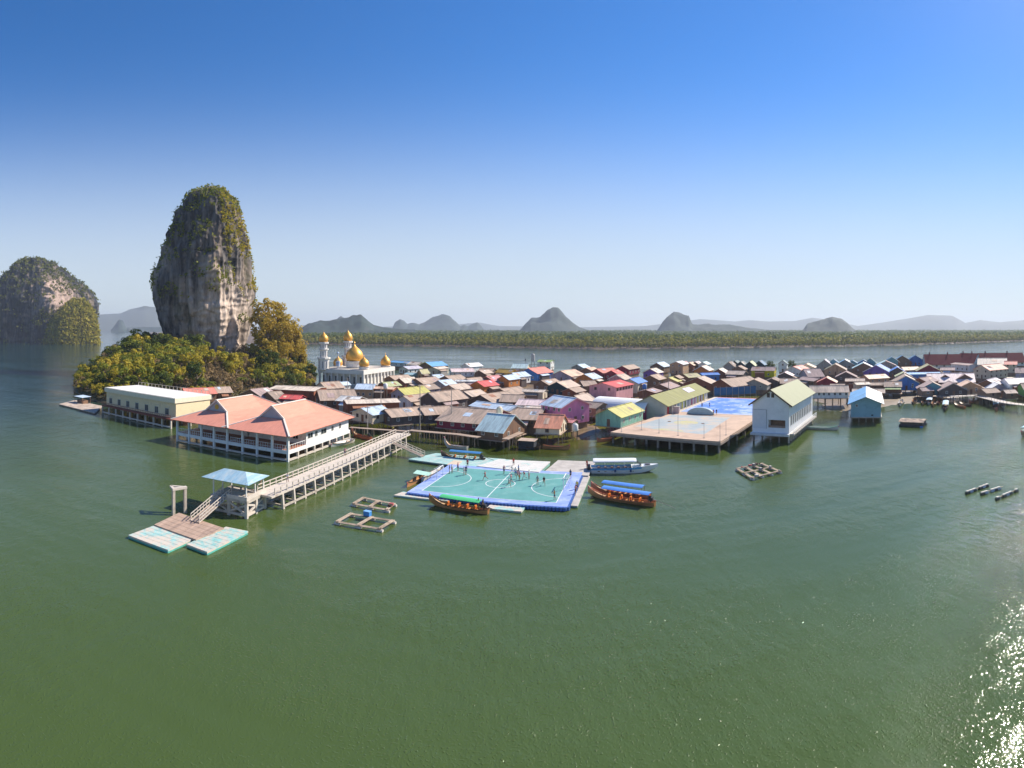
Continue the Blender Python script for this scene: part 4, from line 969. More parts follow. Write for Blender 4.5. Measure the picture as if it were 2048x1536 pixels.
# half-domed stage shell beside the blue court
p = at(1400,829,ZC); r = thing('stage_shell', 'small pale blue half round shell between the two courts', 'shell', p, g_az)
mb = MB(); vs = []; fs = []; n = 16
for i in range(n+1):
    a = pi*i/n
    for rr_, yy in ((4.1,0),(4.1,1.4),(3.2,3.0),(1.5,3.8)): vs.append((rr_*cos(a), yy, .06+rr_*sin(a)*.46))
for i in range(n):
    for j in range(3): fs.append((i*4+j, i*4+j+1, i*4+j+5, i*4+j+4))
mb.add(vs, fs); o = mb.build('shell', M('shell_blue', (.52,.61,.62), .6, .12, .6), r, True); md = o.modifiers.new('s','SOLIDIFY'); md.thickness = .12
mb = MB(); vs = [(4.1*cos(pi*i/n), .1, .06+4.1*sin(pi*i/n)*.46) for i in range(n+1)]+[(4.1*cos(pi*i/n), .2, .06+4.1*sin(pi*i/n)*.46) for i in range(n+1)]
mb.add(vs, [tuple(range(n+1)), tuple(range(n+1,2*n+2))[::-1]]); mb.build('front_panel', M('shell_panel', (.46,.55,.56), .7, .2, 1.2, stretch=(1,1,6)), r)
# blue fence behind the blue court
fa, fb = at(1428,792,ZC), at(1512,787,ZC)
r = thing('court_fence', 'dark blue panel fence at the back of the blue court', 'fence', fa, math.atan2((fb-fa).x,(fb-fa).y)); Lq = (fb-fa).length
mb = MB(); mb.box(-.04,.04,0,Lq,.1,3.0); mb.build('panel', M('fence_blue', (.03,.13,.30), .7, .25, .5), r)
for i in range(8):
    mb = MB(); mb.bar((0.06,Lq*i/7,-2.7),(0.06,Lq*i/7,3.4),.14); mb.build('post', M('post_grey', (.35,.33,.33), .8, .2), r)

# ------------------------------------------------------------------ white school hall with green roof
e0, e1 = at(1505,866,2.0), at(1578,870,2.0); fdir = (e1-e0).normalized(); wid = (e1-e0).length; sdir = Vector((-fdir.y, fdir.x, 0)); h_az = math.atan2(sdir.x, sdir.y)
HL = 28.5; HW = wid; base = (e0+e1)/2+sdir*HL/2; base.z = 0
r = thing('school_hall', 'tall white hall on piles with green gable roof beside the concrete court', 'hall', base, h_az)
SW = M('school_white', (.80,.81,.82), .8, .06, .4, stain=(.66,.68,.69), staincov=.3, sscale=.25)
x, y = HW/2, HL/2; ze, zr, z0 = 9.6, 12.9, 2.3
mb = MB()
vs = [(-x,-y,z0),(x,-y,z0),(x,-y,ze),(0,-y,zr-.1),(-x,-y,ze),(-x,y,z0),(x,y,z0),(x,y,ze),(0,y,zr-.1),(-x,y,ze)]
mb.add(vs, [(9,8,7,6,5),(1,6,7,2),(5,0,4,9),(0,5,6,1)])
# front wall with the open bay cut out on the right
bx0, bx1, bz0, bz1 = -x*.12, x*.80, z0+1.3, z0+3.2
mb.add([(-x,-y,z0),(bx0,-y,z0),(bx0,-y,ze),(-x,-y,ze),(x,-y,z0),(bx1,-y,z0),(bx1,-y,ze),(x,-y,ze),(bx0,-y,bz0),(bx1,-y,bz0),(bx0,-y,bz1),(bx1,-y,bz1),(0,-y,zr-.1)],
  [(0,1,2,3),(5,4,7,6),(1,5,9,8),(10,11,6,2),(3,2,12),(2,6,12),(6,7,12)])
mb.add([(bx0,-y,bz0),(bx1,-y,bz0),(bx1,-y,bz1),(bx0,-y,bz1),(bx0,-y+2.2,bz0),(bx1,-y+2.2,bz0),(bx1,-y+2.2,bz1),(bx0,-y+2.2,bz1)], [(0,1,5,4),(2,3,7,6),(1,2,6,5),(3,0,4,7)])
mb.build('wall', SW, r)
mb = MB(); mb.box(bx0+.01,bx1-.01,-y+2.2,-y+2.3,bz0,bz1); mb.build('bay_back', M('bay_brown', (.30,.17,.10), .9, .25), r)
mb = MB(); mb.box(bx0+.02,bx1-.02,-y+.05,-y+.12,bz0,bz0+.55); mb.build('bay_parapet', M('bay_rail', (.34,.22,.16), .9, .2), r)
rf_m = M('roof_sage', (.225,.245,.125), .65, .12, 1.0, bump=.25, stretch=(.2,1.6,.2), stain=(.19,.205,.115), staincov=.3)
mb = MB(); gable_roof(mb, HL, HW, ze, zr, .9, .5, .14); rf = mb.build('roof', rf_m, r)
for sg in (-1, 1):
    mb = MB(); s_ = (zr-ze)/x; mb.bar((0,-y-.52,zr-.02),(sg*(x+.9),-y-.52,zr-.02-s_*(x+.9)),.08,.36); mb.build('bargeboard', M('barge_dark', (.16,.10,.07), .8, .2), rf)
for dx in (-.55, .55): window(r, 'front', dx, zr-1.35, .75, 1.1, HL, 0, FRAMEB)
mb = MB(); mb.box(-x-.03,-x+3.6,-y-.06,-y-.004,z0+1.0,z0+5.6); mb.build('shutter_door', M('shutter', (.68,.72,.76), .8, .05), r)
mb = MB()
for a, b_ in (((-x,z0+5.65),(-x+3.65,z0+5.65)),((-x+3.65,z0+5.65),(-x+3.65,z0+1.0))): mb.bar((a[0],-y-.06,a[1]),(b_[0],-y-.06,b_[1]),.08)
mb.build('door_frame', M('doorframe', (.28,.30,.34), .7), r)
for i in range(12):
    yy = -y+2.2+i*(HL-4)/11.4
    window(r, 'right', yy, z0+2.9, 1.25, 2.5, 0, HW, FRAME)
    mb = MB(); mb.box(-.55,.55,0,.04,-.28,.28); o = mb.build('vent', M('vent_dark', (.16,.17,.18), .7), r); o.location = (x+.003, yy, ze-.75); o.rotation_euler = (0,0,-pi/2)
mb = MB(); mb.box(-x-.25,x+.25,-y-1.2,y+.25,z0-.55,z0-.003); mb.build('floor_slab', M('slab_white', (.66,.66,.66), .85, .1), r)
mb = MB(); mb.box(x+.26,x+1.3,-y,y,z0-.3,z0-.01); mb.build('walkway', CONCL, r)
mb = MB(); mb.bar((x+1.2,-y,z0+1.0),(x+1.2,y,z0+1.0),.1,.1); mb.bar((x+1.2,-y,z0+.5),(x+1.2,y,z0+.5),.08,.08)
for i in range(18): mb.bar((x+1.2,-y+HL*i/17,z0-.01),(x+1.2,-y+HL*i/17,z0+1.0),.08)
mb.build('railing', SW, r)
for i in range(13):
    yy = -y+.3+(HL-.6)*i/12
    mb = MB(); mb.bar((x-.1,yy,-.9),(x-.1,yy,z0-.56),.42); mb.build('pile', CONCL, r)
    mb = MB(); mb.bar((x+.4,yy,z0-.7),(x+1.3,yy,z0-.38),.2,.2); mb.build('bracket', CONCL, r)
for i in range(4):
    mb = MB(); mb.bar((-x+.3+(HW-.6)*i/4,-y+.2,-.9),(-x+.3+(HW-.6)*i/4,-y+.2,z0-.56),.4); mb.build('pile', PILEC, r)

# ------------------------------------------------------------------ teal hall with blue and white roof
t0, t1 = at(1702,834,1.6), at(1762,834,1.6); fd = (t1-t0).normalized(); TW = (t1-t0).length; td = Vector((-fd.y, fd.x, 0))
tb = at(1734,771,7.6); TL = min(28, (tb-(t0+t1)/2).dot(td)); base = (t0+t1)/2+td*TL/2; base.z = 0
r = thing('teal_hall', 'teal walled hall on piles with roof half blue and half white', 'hall', base, math.atan2(td.x, td.y))
x, y = TW/2, TL/2; ze, zr, z0 = 5.9, 7.7, 1.6
mb = MB(); gable_shell(mb, TL, TW, z0, ze, zr-.05); mb.build('wall', M('wall_tealhall', (.25,.44,.52), .8, .06, .4, stain=(.18,.33,.40), staincov=.3), r)
mb = MB(); gable_roof(mb, TL, TW, ze, zr, 1.0, 1.0, .12, 0, 1); mb.build('roof', [RMat('white'), RMat('sky')], r)
window(r, 'front', -x*.62, ze-.9, .75, .8, TL, 0); 
mb = MB(); mb.box(-.3,.3,0,.05,-.2,.2); o = mb.build('vent', GLASS, r); o.location = (x*.42,-y-.003,z0+.55); o.rotation_euler = (0,0,pi)
for i in range(4): window(r, 'right', -y+TL*(i+.5)/4, z0+2, 1.2, 1.2, 0, TW)
mb = MB(); mb.box(-x-.3,x+.3,-y-.3,y+.3,z0-.3,z0-.003); mb.build('floor_slab', CONC, r)
for i in range(5):
    for j in range(4):
        mb = MB(); px_, py_ = -x+.2+(TW-.4)*i/4, -y+.2+(TL-.4)*j/3; mb.bar((px_,py_,-.9),(px_,py_,z0-.31),.3); mb.build('pile', PILEC, r)
# small yellow box under it
# ------------------------------------------------------------------ long grey classroom block between the two halls
A_, B_ = at(1618,771.5,7.4), at(1697,771,7.4); dd = B_-A_
r = house('long single storey classroom block with grey roof and pale walls between the two halls', 1618,771.5, (1697,771), 0,9,7.4,24,'lgrey','white',floor=3.4,nwin=7,nend=0,stilts=1,cat='building',name='classroom_block')

# ------------------------------------------------------------------ arched hall and olive roofed school row
p0, p1 = at(1286,829,ZC), at(1316,822,ZC); fd = gu; AWd = 9.5
base = (p0+p1)/2-gu*9; base.z = 0
r = thing('arched_hall', 'hall with white barrel roof and dark pink arched front', 'hall', base, g_az-pi/2)
mb = MB(); n = 16; Rw, zs = 5.0, 3.6
prof = [(Rw*cos(pi*i/n), zs+Rw*.60*sin(pi*i/n)) for i in range(n+1)]
vs = [(a,-9.4,b_) for a,b_ in prof]+[(a,9,b_) for a,b_ in prof]+[(a*.97,-9.4,b_-.14) for a,b_ in prof]+[(a*.97,9,b_-.14) for a,b_ in prof]
m_ = n+1; fs = []
for i in range(n): fs += [(i,i+1,m_+i+1,m_+i),(2*m_+i+1,2*m_+i,3*m_+i,3*m_+i+1),(i,2*m_+i,2*m_+i+1,i+1),(m_+i+1,3*m_+i+1,3*m_+i,m_+i)]
mb.add(vs, fs); mb.build('roof', M('barrel_white', (.80,.80,.79), .6, .05, .3), r)
mb = MB(); pr2 = [(a*.95,b_-.16) for a,b_ in prof]; vs = [(a,-8.9,b_) for a,b_ in pr2]+[(pr2[-1][0],-8.9,1.0),(pr2[0][0],-8.9,1.0)]; k = len(vs); vs += [(a,8.6,c) for a,_,c in vs]
mb.add(vs, [tuple(range(k))[::-1], tuple(range(k,2*k))]+[(i,(i+1)%k,(i+1)%k+k,i+k) for i in range(k)]); mb.build('wall', WMat('magenta') if 0 else M('wall_darkpink', (.40,.035,.12), .8, .12, .5), r)
for dx in (-2.2, 0.4): 
    mb = MB(); mb.box(-.5,.5,0,.05,0,1.3); o = mb.build('window', M('frame_white', (.7,.7,.7)), r); o.location = (dx,-8.902,3.6); o.rotation_euler = (0,0,pi)
door(r, 'front', 2.6, ZC, 1.2, 2.0, 17.8, 0, M('door_pink', (.62,.10,.26), .7))
mb = MB(); mb.box(-4.6,4.6,-8.8,8.5,-.4,1.02); mb.build('undercroft', WMat('wood'), r)
# school row: long olive roof, coloured doors along the court
q0 = at(1338,809,5.6); q1 = at(1412,783,5.6); qd = (q1-q0); QL = qd.length+4; q_az = math.atan2(qd.x, qd.y); qn = Vector((cos(q_az),-sin(q_az),0)); qd.normalize()
base = q0+qd*(QL/2-2)-qn*5.0; base.z = 0
r = thing('school_row', 'long olive roofed classroom row with coloured doors beside the blue court', 'school', base, q_az)
OLV = M('roof_olive_row', (.24,.235,.075), .75, .2, .6, bump=.2, stretch=(.3,1.2,.3), stain=(.36,.34,.17), staincov=.30, sscale=.35)
x, y = 4.6, QL/2
mb = MB(); gable_shell(mb, QL, 9.2, 1.2, 5.9, 8.2); mb.build('wall', M('wall_row', (.42,.42,.38), .85, .12, .4), r)
mb = MB(); gable_roof(mb, QL, 9.2, 5.9, 8.2, 1.2, .5, .12); mb.build('roof', OLV, r)
mb = MB(); s_ = 2.3/4.6; mb.slab((1.0,QL*.10,8.2-s_*1.0+.16),(1.0,QL*.27,8.2-s_*1.0+.16),(3.4,QL*.27,8.2-s_*3.4+.16),(3.4,QL*.10,8.2-s_*3.4+.16),.07); mb.build('roof_patch', RMat('lilac'), r)
for i, cl in enumerate([(.45,.04,.05),(.60,.55,.52),(.05,.06,.08),(.30,.45,.40),(.66,.58,.05),(.30,.32,.08),(.35,.33,.33),(.45,.08,.16),(.55,.22,.28),(.60,.50,.10),(.24,.10,.05),(.55,.40,.05)]):
    yy = -y+2.2+(QL-4)*i/11.6
    mb = MB(); mb.box(-.7,.7,0,.07,0,2.2); o = mb.build('door', M('door_%s' % ['red','cream','black','mint','yellow','olive','grey','crimson','rose','ochre','brown','gold'][i], cl, .7, .15), r); o.location = (4.603, yy, ZC+.02); o.rotation_euler = (0,0,-pi/2)
    mb = MB(); mb.bar((5.6,yy+1.1,ZC),(5.6,yy+1.1,5.45),.16); mb.build('post', M('post_white', (.70,.68,.64), .8, .1), r)
mb = MB(); mb.box(4.61,7.0,-y,y,ZC-.5,ZC-.02); mb.build('veranda', CONCL, r)
mb = MB(); mb.box(-4.2,4.2,-y+.4,y-.4,-.4,1.22); mb.build('undercroft', WMat('wood'), r)
# gate pillar block at the corner of the two courts
p = at(1345,826,ZC); r = thing('entrance_wall', 'low pale pink wall at the corner of the blue court', 'wall', p, g_az)
mb = MB(); mb.box(-2.5,2.2,-.3,.3,-.02,1.9); mb.build('wall', M('wall_palepink', (.62,.48,.46), .85, .1), r)
mb = MB(); mb.box(-2.6,2.3,-.38,.38,1.9,2.05); mb.build('coping', CONCL, r)

# ------------------------------------------------------------------ maroon roofed blocks on the far shore
MAR = M('roof_maroon_tile', (.12,.009,.024), .8, .15, .5, stretch=(.3,1,.3), stain=(.09,.01,.02), staincov=.3, spec=.05)
for i, (xa, ya, xb, yb, lab) in enumerate([(1848,708.5,1920,708,'left'),(1921,706,1956,706.5,'middle'),(1957,706,2044,705,'right')]):
    A_, B_ = at(xa,ya,10.2), at(xb,yb,10.2); dd = B_-A_
    az = math.atan2(dd.x, dd.y); Lm = dd.length; c = (A_+B_)/2; c.z = 0
    r = thing('maroon_block', lab+' one of three long maroon roofed blocks on the far shore', 'building', c, az, 'maroon roofed blocks on the far shore')
    mb = MB(); gable_shell(mb, Lm, 19, 1.0, 4.2, 10.0); mb.build('wall', WMat('white'), r)
    mb = MB(); gable_roof(mb, Lm, 19, 4.2, 10.1, 1.2, .3, .14); rf = mb.build('roof', MAR, r)
    for k in range(max(2, int(Lm/12))):
        mb = MB(); yy = -Lm/2+Lm*(k+.3)/max(2,int(Lm/12)); mb.bar((0,yy,10.0),(0,yy,11.6),.6,.7); mb.build('ridge_finial', MAR, rf)
    for k in range(max(2,int(Lm/5))): window(r, 'right', -Lm/2+Lm*(k+.5)/max(2,int(Lm/5)), 2.7, 1.4, 1.3, 0, 19)
    mb = MB(); mb.box(-7,7,-Lm/2+.4,Lm/2-.4,-.4,1.02); mb.build('undercroft', WMat('wood'), r)
# water tower and mast by the lime green roof
p = at(1066,735,4); p.z = 0; rr_ = p.length
r = thing('water_tower', 'tall grey water tower standing behind the coral roofed blue house', 'water tower', p, 0)
zt = zat(rr_, 707.5)
mb = MB()
for a in ((-1,-1),(1,-1),(1,1),(-1,1)): mb.bar((a[0]*.9,a[1]*.9,-.4),(a[0]*.8,a[1]*.8,zt-4.6),.25)
for zz in (2.5,6,zt-5): mb.bar((-.9,-.9,zz),(.9,.9,zz),.12); mb.bar((.9,-.9,zz),(-.9,.9,zz),.12)
mb.build('frame', CONC, r)
mb = MB(); mb.lathe([(.01,zt-4.6),(1.1,zt-4.6),(1.1,zt-.5),(.6,zt),(.01,zt)], 14); mb.build('tank', M('tank_grey', (.46,.43,.42), .6, .12), r)
p = at(1051,735,4); p.z = 0; r = thing('mast', 'thin dark mast left of the water tower', 'mast', p, 0)
zt = zat(p.length, 717)
mb = MB(); mb.tube((0,0,-.4),(0,0,zt),.16,.1,6); mb.build('pole', M('mast_dark', (.10,.10,.12), .6), r); mb = MB(); mb.tube((0,0,zt-1.1),(0,0,zt-.2),.5,.5,10); mb.build('lamp', M('mast_dark', (.1,.1,.12)), r)
# ------------------------------------------------------------------ pier with its pavilion roofed head
ZP = 2.6
a0 = at(566,984,ZP); a1 = at(812,872,ZP)          # camera-side edge of the deck
pd = (a1-a0); PL = pd.length; p_az = math.atan2(pd.x, pd.y); pd.normalize(); pn = Vector((cos(p_az),-sin(p_az),0))   # pn points to the camera side
PW = 3.6; base = (a0+a1)/2-pn*PW/2; base.z = 0
r = thing('pier', 'long concrete pier with railings running from the pavilion head to the village', 'pier', base, p_az)
y = PL/2; x = PW/2
mb = MB(); mb.box(-x,x,-y-3,y+3,ZP-.3,ZP); mb.build('deck', CONCL, r)
n = 17
for i in range(n):
    yy = -y+PL*i/(n-1)
    for sx in (-1, 1):
        mb = MB(); mb.bar((sx*(x-.1)+sx*.25,yy,-.9),(sx*(x-.15),yy,ZP-.31),.36); mb.build('pile', CONCL, r)
    mb = MB(); mb.bar((-x-.15,yy,.45),(x+.15,yy,.45),.26,.3); mb.build('cross_beam', CONC, r)
for sx in (-1, 1):
    mb = MB(); mb.bar((sx*(x+.12),-y,.42),(sx*(x+.12),y,.42),.2,.28); mb.build('tie_beam', CONC, r)
    mb = MB(); k = 34
    for i in range(k): yy = -y-2+(PL+4)*i/(k-1); mb.bar((sx*(x-.12),yy,ZP),(sx*(x-.12),yy,ZP+1.02),.15)
    for zz in (.4,.98): mb.bar((sx*(x-.12),-y-2,ZP+zz),(sx*(x-.12),y+2,ZP+zz),.12)
    mb.build('railing', CONCL, r)
# head
h0, h1, h2 = at(434,985,ZP), at(494,1003,ZP), at(531,984,ZP)
hw = (h2-h1).length+1.5; hu = (h1-h0).normalized(); hd = (h1-h0).length+.5; h_az2 = math.atan2((h2-h1).x,(h2-h1).y)
hn = Vector((cos(h_az2),-sin(h_az2),0)); hv = (h2-h1).normalized()
HX, HYy = 6.6, 5.7
base = h1-hn*HX/2+hv*HYy/2; base.z = 0
r = thing('landing_stage', 'square concrete landing stage on braced piles at the outer end of the pier', 'landing stage', base, h_az2)
x, y = HX/2, HYy/2
mb = MB(); mb.box(-x,x,-y,y,ZP-.45,ZP-.01); mb.build('deck', CONC, r)
for i in (-1, 0, 1):
    for j in (-1, 0, 1):
        mb = MB(); mb.bar((i*(x-.2),j*(y-.2),-.9),(i*(x-.2),j*(y-.2),ZP-.46),.45); mb.build('pile', CONCL, r)
def brace(p, q): mb = MB(); mb.bar(p, q, .26, .26); mb.build('brace', CONCL, r)
brace((x-.2,-y+.2,.5),(x-.2,y-.2,ZP-.6)); brace((x-.24,-y+.2,ZP-.6),(x-.24,y-.2,.5))
brace((-x+.2,-y+.2,.5),(0,-y+.2,ZP-.6)); brace((0,-y+.24,.5),(-x+.2,-y+.24,ZP-.6)); brace((x-.3,-y+.2,.5),(0,-y+.2,ZP-.6)); brace((0,-y+.24,.6),(x-.3,-y+.24,ZP-.7))
for a in (((-x+.1,-y+.2),(x-.1,-y+.2)),((x-.15,-y+.3),(x-.15,y-.3))): mb = MB(); mb.bar((*a[0],.4),(*a[1],.4),.3,.3); mb.build('tie_beam', CONCL, r)
mb = MB(); mb.box(x-.26,x-.02,-y+.0,y,ZP,ZP+.55); mb.build('parapet', CONCL, r)
mb = MB(); mb.box(-x+3.0,x-.28,-y,-y+.22,ZP,ZP+.55); mb.build('parapet', CONCL, r)
# pavilion roof on posts
r = thing('shelter', 'open shelter with light blue hipped sheet roof on the pier head', 'shelter', base, h_az2)
mb = MB(); X0, X1, Y0, Y1 = -5.0, 3.5, -2.9, 3.5; ze, zk = 5.0, 6.0
k0, k1 = (-1.6,.15,zk), (1.2,.15,zk)
mb.slab(k0,k1,(X1,Y0,ze),(X0,Y0,ze),.07); mb.slab(k1,k0,(X0,Y1,ze),(X1,Y1,ze),.07)
mb.add([k0,(X0,Y0,ze),(X0,Y1,ze)],[(0,1,2)]); mb.add([k1,(X1,Y1,ze),(X1,Y0,ze)],[(0,1,2)])
mb.add([(a[0],a[1],a[2]-.07) for a in (k0,(X0,Y1,ze),(X0,Y0,ze))],[(0,1,2)]); mb.add([(a[0],a[1],a[2]-.07) for a in (k1,(X1,Y0,ze),(X1,Y1,ze))],[(0,1,2)])
mb.build('roof', M('roof_shelter', (.30,.47,.58), .6, .2, .9, stretch=(2,.4,1), stain=(.48,.57,.60), staincov=.45, sscale=.6, spec=.3), r)
for i in (-1, 1):
    for j in (-1, 0, 1): mb = MB(); mb.bar((i*(x-.35),j*(y-.35),ZP-.005),(i*(x-.35),j*(y-.35),ze+.15),.16); mb.build('post', M('post_white', (.70,.68,.64), .8, .1), r)
mb = MB()
for i in (-1,1): mb.bar((i*(x-.35),-y+.1,ze-.05),(i*(x-.35),y-.1,ze-.05),.15)
for j in (-1,1): mb.bar((-x+.1,j*(y-.35),ze-.02),(x-.1,j*(y-.35),ze-.02),.15)
mb.build('roof_frame', FRAMEB, r)
for dx in (-1.3, 1.1):
    b = thing('bench', 'grey bench under the shelter roof, '+('left' if dx < 0 else 'right')+' of two', 'bench', base+hn*dx+hv*1.5+Vector((0,0,ZP-.01)), h_az2)
    mb = MB(); mb.box(-1,1,-.22,.22,.40,.46); mb.build('seat', PLANK, b)
    for sx in (-.8,.8): mb = MB(); mb.box(sx-.06,sx+.06,-.2,.2,0,.399); mb.build('leg', CONC, b)
# gangway down to the pontoons
g0, g1 = at(455,986,ZP+.1), at(390,1043,.75)
def gangway(label, g0, g1, wd, posts=12):
    d = g1-g0; az = math.atan2(d.x, d.y); L = math.hypot(d.x, d.y); r = thing('gangway', label, 'gangway', (g0.x,g0.y,0), az)
    mb = MB(); mb.slab((-wd/2,0,g0.z),(wd/2,0,g0.z),(wd/2,L,g1.z),(-wd/2,L,g1.z),.1); mb.build('deck', PLANK, r)
    for sx in (-1,1):
        mb = MB(); xx = sx*wd/2
        for i in range(posts):
            t = i/(posts-1); z = g0.z+(g1.z-g0.z)*t; mb.bar((xx,L*t,z-.08),(xx,L*t,z+.98),.07)
        for zz in (.02,.5,.96): mb.bar((xx,0,g0.z+zz),(xx,L,g1.z+zz),.09)
        mb.build('railing', CONCL, r)
    return r
gangway('grey metal gangway from the pier head down to the pontoons', g0, g1, 1.5)
# two mooring posts joined by a beam
q0, q1 = at(347,1030,0), at(370,1026,0); tz = zat(q0.length, 976)
r = thing('mooring_frame', 'grey concrete mooring frame of tall posts standing in the water beside the pontoons', 'mooring frame', (q0+q1)/2, math.atan2((q1-q0).x,(q1-q0).y)); Lq = (q1-q0).length/2
for sy in (-1,1): mb = MB(); mb.bar((0,sy*Lq,-1),(0,sy*Lq,tz-.36),.42); mb.build('post', CONC, r)
mb = MB(); mb.bar((0,-Lq-.25,tz-.18),(0,Lq+.25,tz-.18),.5,.34); mb.bar((0,-Lq,tz-.18),(-1.5,-Lq+.3,tz-.18),.4,.3); mb.bar((0,Lq,tz-.18),(-1.5,-Lq+.3,tz-.18),.4,.3); mb.build('cap_beam', CONCL, r)

# ------------------------------------------------------------------ pontoons
MINT = M('pontoon_mint', (.26,.52,.50), .7, .2, .9, stain=(.62,.53,.45), staincov=.52, sscale=.5)
MINT2 = M('pontoon_mint_dirty', (.30,.54,.52), .7, .2, .9, stain=(.62,.54,.46), staincov=.62, sscale=.6)
MINTS = M('pontoon_side', (.10,.42,.36), .6, .2, 1)
def pontoon(label, pts, z, mat, side, cell=1.0, name='pontoon', cat='pontoon', group=None):
    """a raft of plastic cubes: a bumpy top and lugged edge, from its corner pixels"""
    P = [at(px,py,z) for px,py in pts]; c = sum(P, Vector())/4; c.z = 0
    e = (P[1]-P[0]); az = math.atan2(e.x, e.y); r = thing(name, label, cat, c, az, group)
    inv = Matrix.Rotation(az, 3, 'Z'); Q = [inv @ (p-c) for p in P]
    nx = max(1, round((P[1]-P[0]).length/cell)); ny = max(1, round((P[3]-P[0]).length/cell))
    t = MB()
    bl = lambda u, v: Q[0].lerp(Q[1],u).lerp(Q[3].lerp(Q[2],u),v)
    for i in range(nx):
        for j in range(ny):
            g = .03/cell
            q = [bl((i+g)/nx,(j+g)/ny),bl((i+1-g)/nx,(j+g)/ny),bl((i+1-g)/nx,(j+1-g)/ny),bl((i+g)/nx,(j+1-g)/ny)]
            for p in q: p.z = z
            t.slab(*q, .12)
    t.slab(*[Vector((p.x,p.y,z-.03)) for p in (bl(.004,.004),bl(.996,.004),bl(.996,.996),bl(.004,.996))], .2)
    t.build('top', mat, r)
    s = MB(); s.prism([(p.x,p.y) for p in (bl(.01,.01),bl(.99,.01),bl(.99,.99),bl(.01,.99))], -.3, z-.16); s.build('float', side, r)
    return r
pontoon('mint plastic pontoon with bleached patches, left of the wooden one', [(256,1070),(307,1051),(387,1077),(336,1100)], .45, MINT2, MINTS)
pontoon('mint plastic pontoon with brighter mint ends, right of the wooden one', [(372,1088),(452,1053),(497,1062),(414,1104)], .45, MINT, MINTS)
r_ = pontoon('brown planked pontoon at the foot of the gangway', [(308,1049),(358,1025),(449,1056),(392,1079)], .62, M('pontoon_planks', (.44,.31,.235), .85, .25, .6, stretch=(3,.4,1), stain=(.30,.21,.17), staincov=.35), M('pontoon_wood_side', (.16,.11,.08), .9), 1.15)

# ------------------------------------------------------------------ floating football court
ZF = .62
f0, f1, f2, f3 = at(814,984,ZF), at(1134,1014,ZF), at(1166,950,ZF), at(905,924,ZF)
fu = (f1-f0).normalized(); fv = Vector((-fu.y, fu.x, 0)); f_az = math.atan2(fv.x, fv.y); FW = (f1-f0).length; FD = ((f3-f0).dot(fv)+(f2-f1).dot(fv))/2
fc = f0+fu*FW/2+fv*FD/2; fc.z = 0
r = thing('football_court', 'floating football court with green playing field and blue border', 'football pitch', fc, f_az)
x, y = FW/2, FD/2
BLUEF = M('court_border_blue', (.26,.36,.72), .6, .16, .6, stain=(.42,.50,.78), staincov=.4, sscale=.4)
GRN = M('court_green', (.115,.33,.31), .65, .14, .35, stain=(.17,.38,.36), staincov=.4, sscale=.25)
mb = MB(); mb.box(-x,x,-y,y,-.25,ZF); mb.build('platform', BLUEF, r)
mb = MB()
for i in range(46): mb.tube((-x+.3+(FW-.6)*i/45,-y-.10,.05),(-x+.3+(FW-.6)*i/45,-y-.10,ZF-.06),.30,.30,8)
for j in range(30): mb.tube((x+.10,-y+.3+(FD-.6)*j/29,.05),(x+.10,-y+.3+(FD-.6)*j/29,ZF-.06),.30,.30,8)
mb.build('float_edge', M('float_blue', (.06,.14,.40), .5, .15), r); struct(kids(r)[-1], 'stuff')
bx, by = 1.9, 1.7
ix0, ix1, iy0, iy1 = -x+bx, x-bx, -y+by, y-by
mb = MB(); mb.box(ix0,ix1,iy0,iy1,ZF+.002,ZF+.012); fld = mb.build('playing_field', GRN, r)
LW, zz = .13, ZF+.016
mb = MB()
for a in ((ix0,ix1,iy0,iy0+LW),(ix0,ix1,iy1-LW,iy1),(ix0,ix0+LW,iy0+LW,iy1-LW),(ix1-LW,ix1,iy0+LW,iy1-LW)): mb.box(*a, zz, zz+.008)
mb.build('boundary_line', LINE, fld)
mb = MB(); mb.box(-LW/2,LW/2,iy0+LW,iy1-LW,zz,zz+.008); mb.build('halfway_line', LINE, fld)
def arc(cx, cy, rr, a0, a1, n):
    mb = MB(); vs = []
    for i in range(n+1):
        a = a0+(a1-a0)*i/n
        for q in (rr-LW/2, rr+LW/2): vs.append((cx+q*cos(a), cy+q*sin(a), zz+.004))
    mb.add(vs, [(2*i,2*i+2,2*i+3,2*i+1)[::-1] for i in range(n)]); return mb
arc(0,0,2.6,0,2*pi,36).build('centre_circle', LINE, fld)
arc(ix0+.1,0,5.6,-pi/2,pi/2,26).build('penalty_arc', LINE, fld); arc(ix1-.1,0,5.6,pi/2,3*pi/2,26).build('penalty_arc', LINE, fld)
NET = M('net_white', (.62,.64,.66), .8, .1)
def goal(label, loc, az):
    g = thing('goal', label, 'goal', loc, az); w_, h_, dp = 3.0, 2.0, 1.0       # local +Y points off the field
    for sx in (-1, 1): mb = MB(); mb.tube((sx*w_/2,0,0),(sx*w_/2,0,h_),.07,n=8); mb.build('post', LINE, g)
    mb = MB(); mb.tube((-w_/2,0,h_),(w_/2,0,h_),.07,n=8); mb.build('crossbar', LINE, g)
    mb = MB()
    for i in range(9): xx = -w_/2+w_*i/8; mb.tube((xx,0.05,h_),(xx,dp*.6,h_*.95),.012,n=4); mb.tube((xx,dp*.6,h_*.95),(xx,dp,0.02),.012,n=4)
    for t in (0,.25,.5,.75,1): mb.tube((-w_/2,dp*.6+dp*.4*t,h_*.95*(1-t)+.02),(w_/2,dp*.6+dp*.4*t,h_*.95*(1-t)+.02),.012,n=4)
    for sx in (-1,1):
        for t in (.2,.45,.7): mb.tube((sx*w_/2,0,h_*t),(sx*w_/2,dp*(1-.4*t),h_*t),.012,n=4)
    o = mb.build('net', NET, g); return g
def fp(u, v, z=ZF): p = fc+fu*u+fv*v; p.z = z; return p
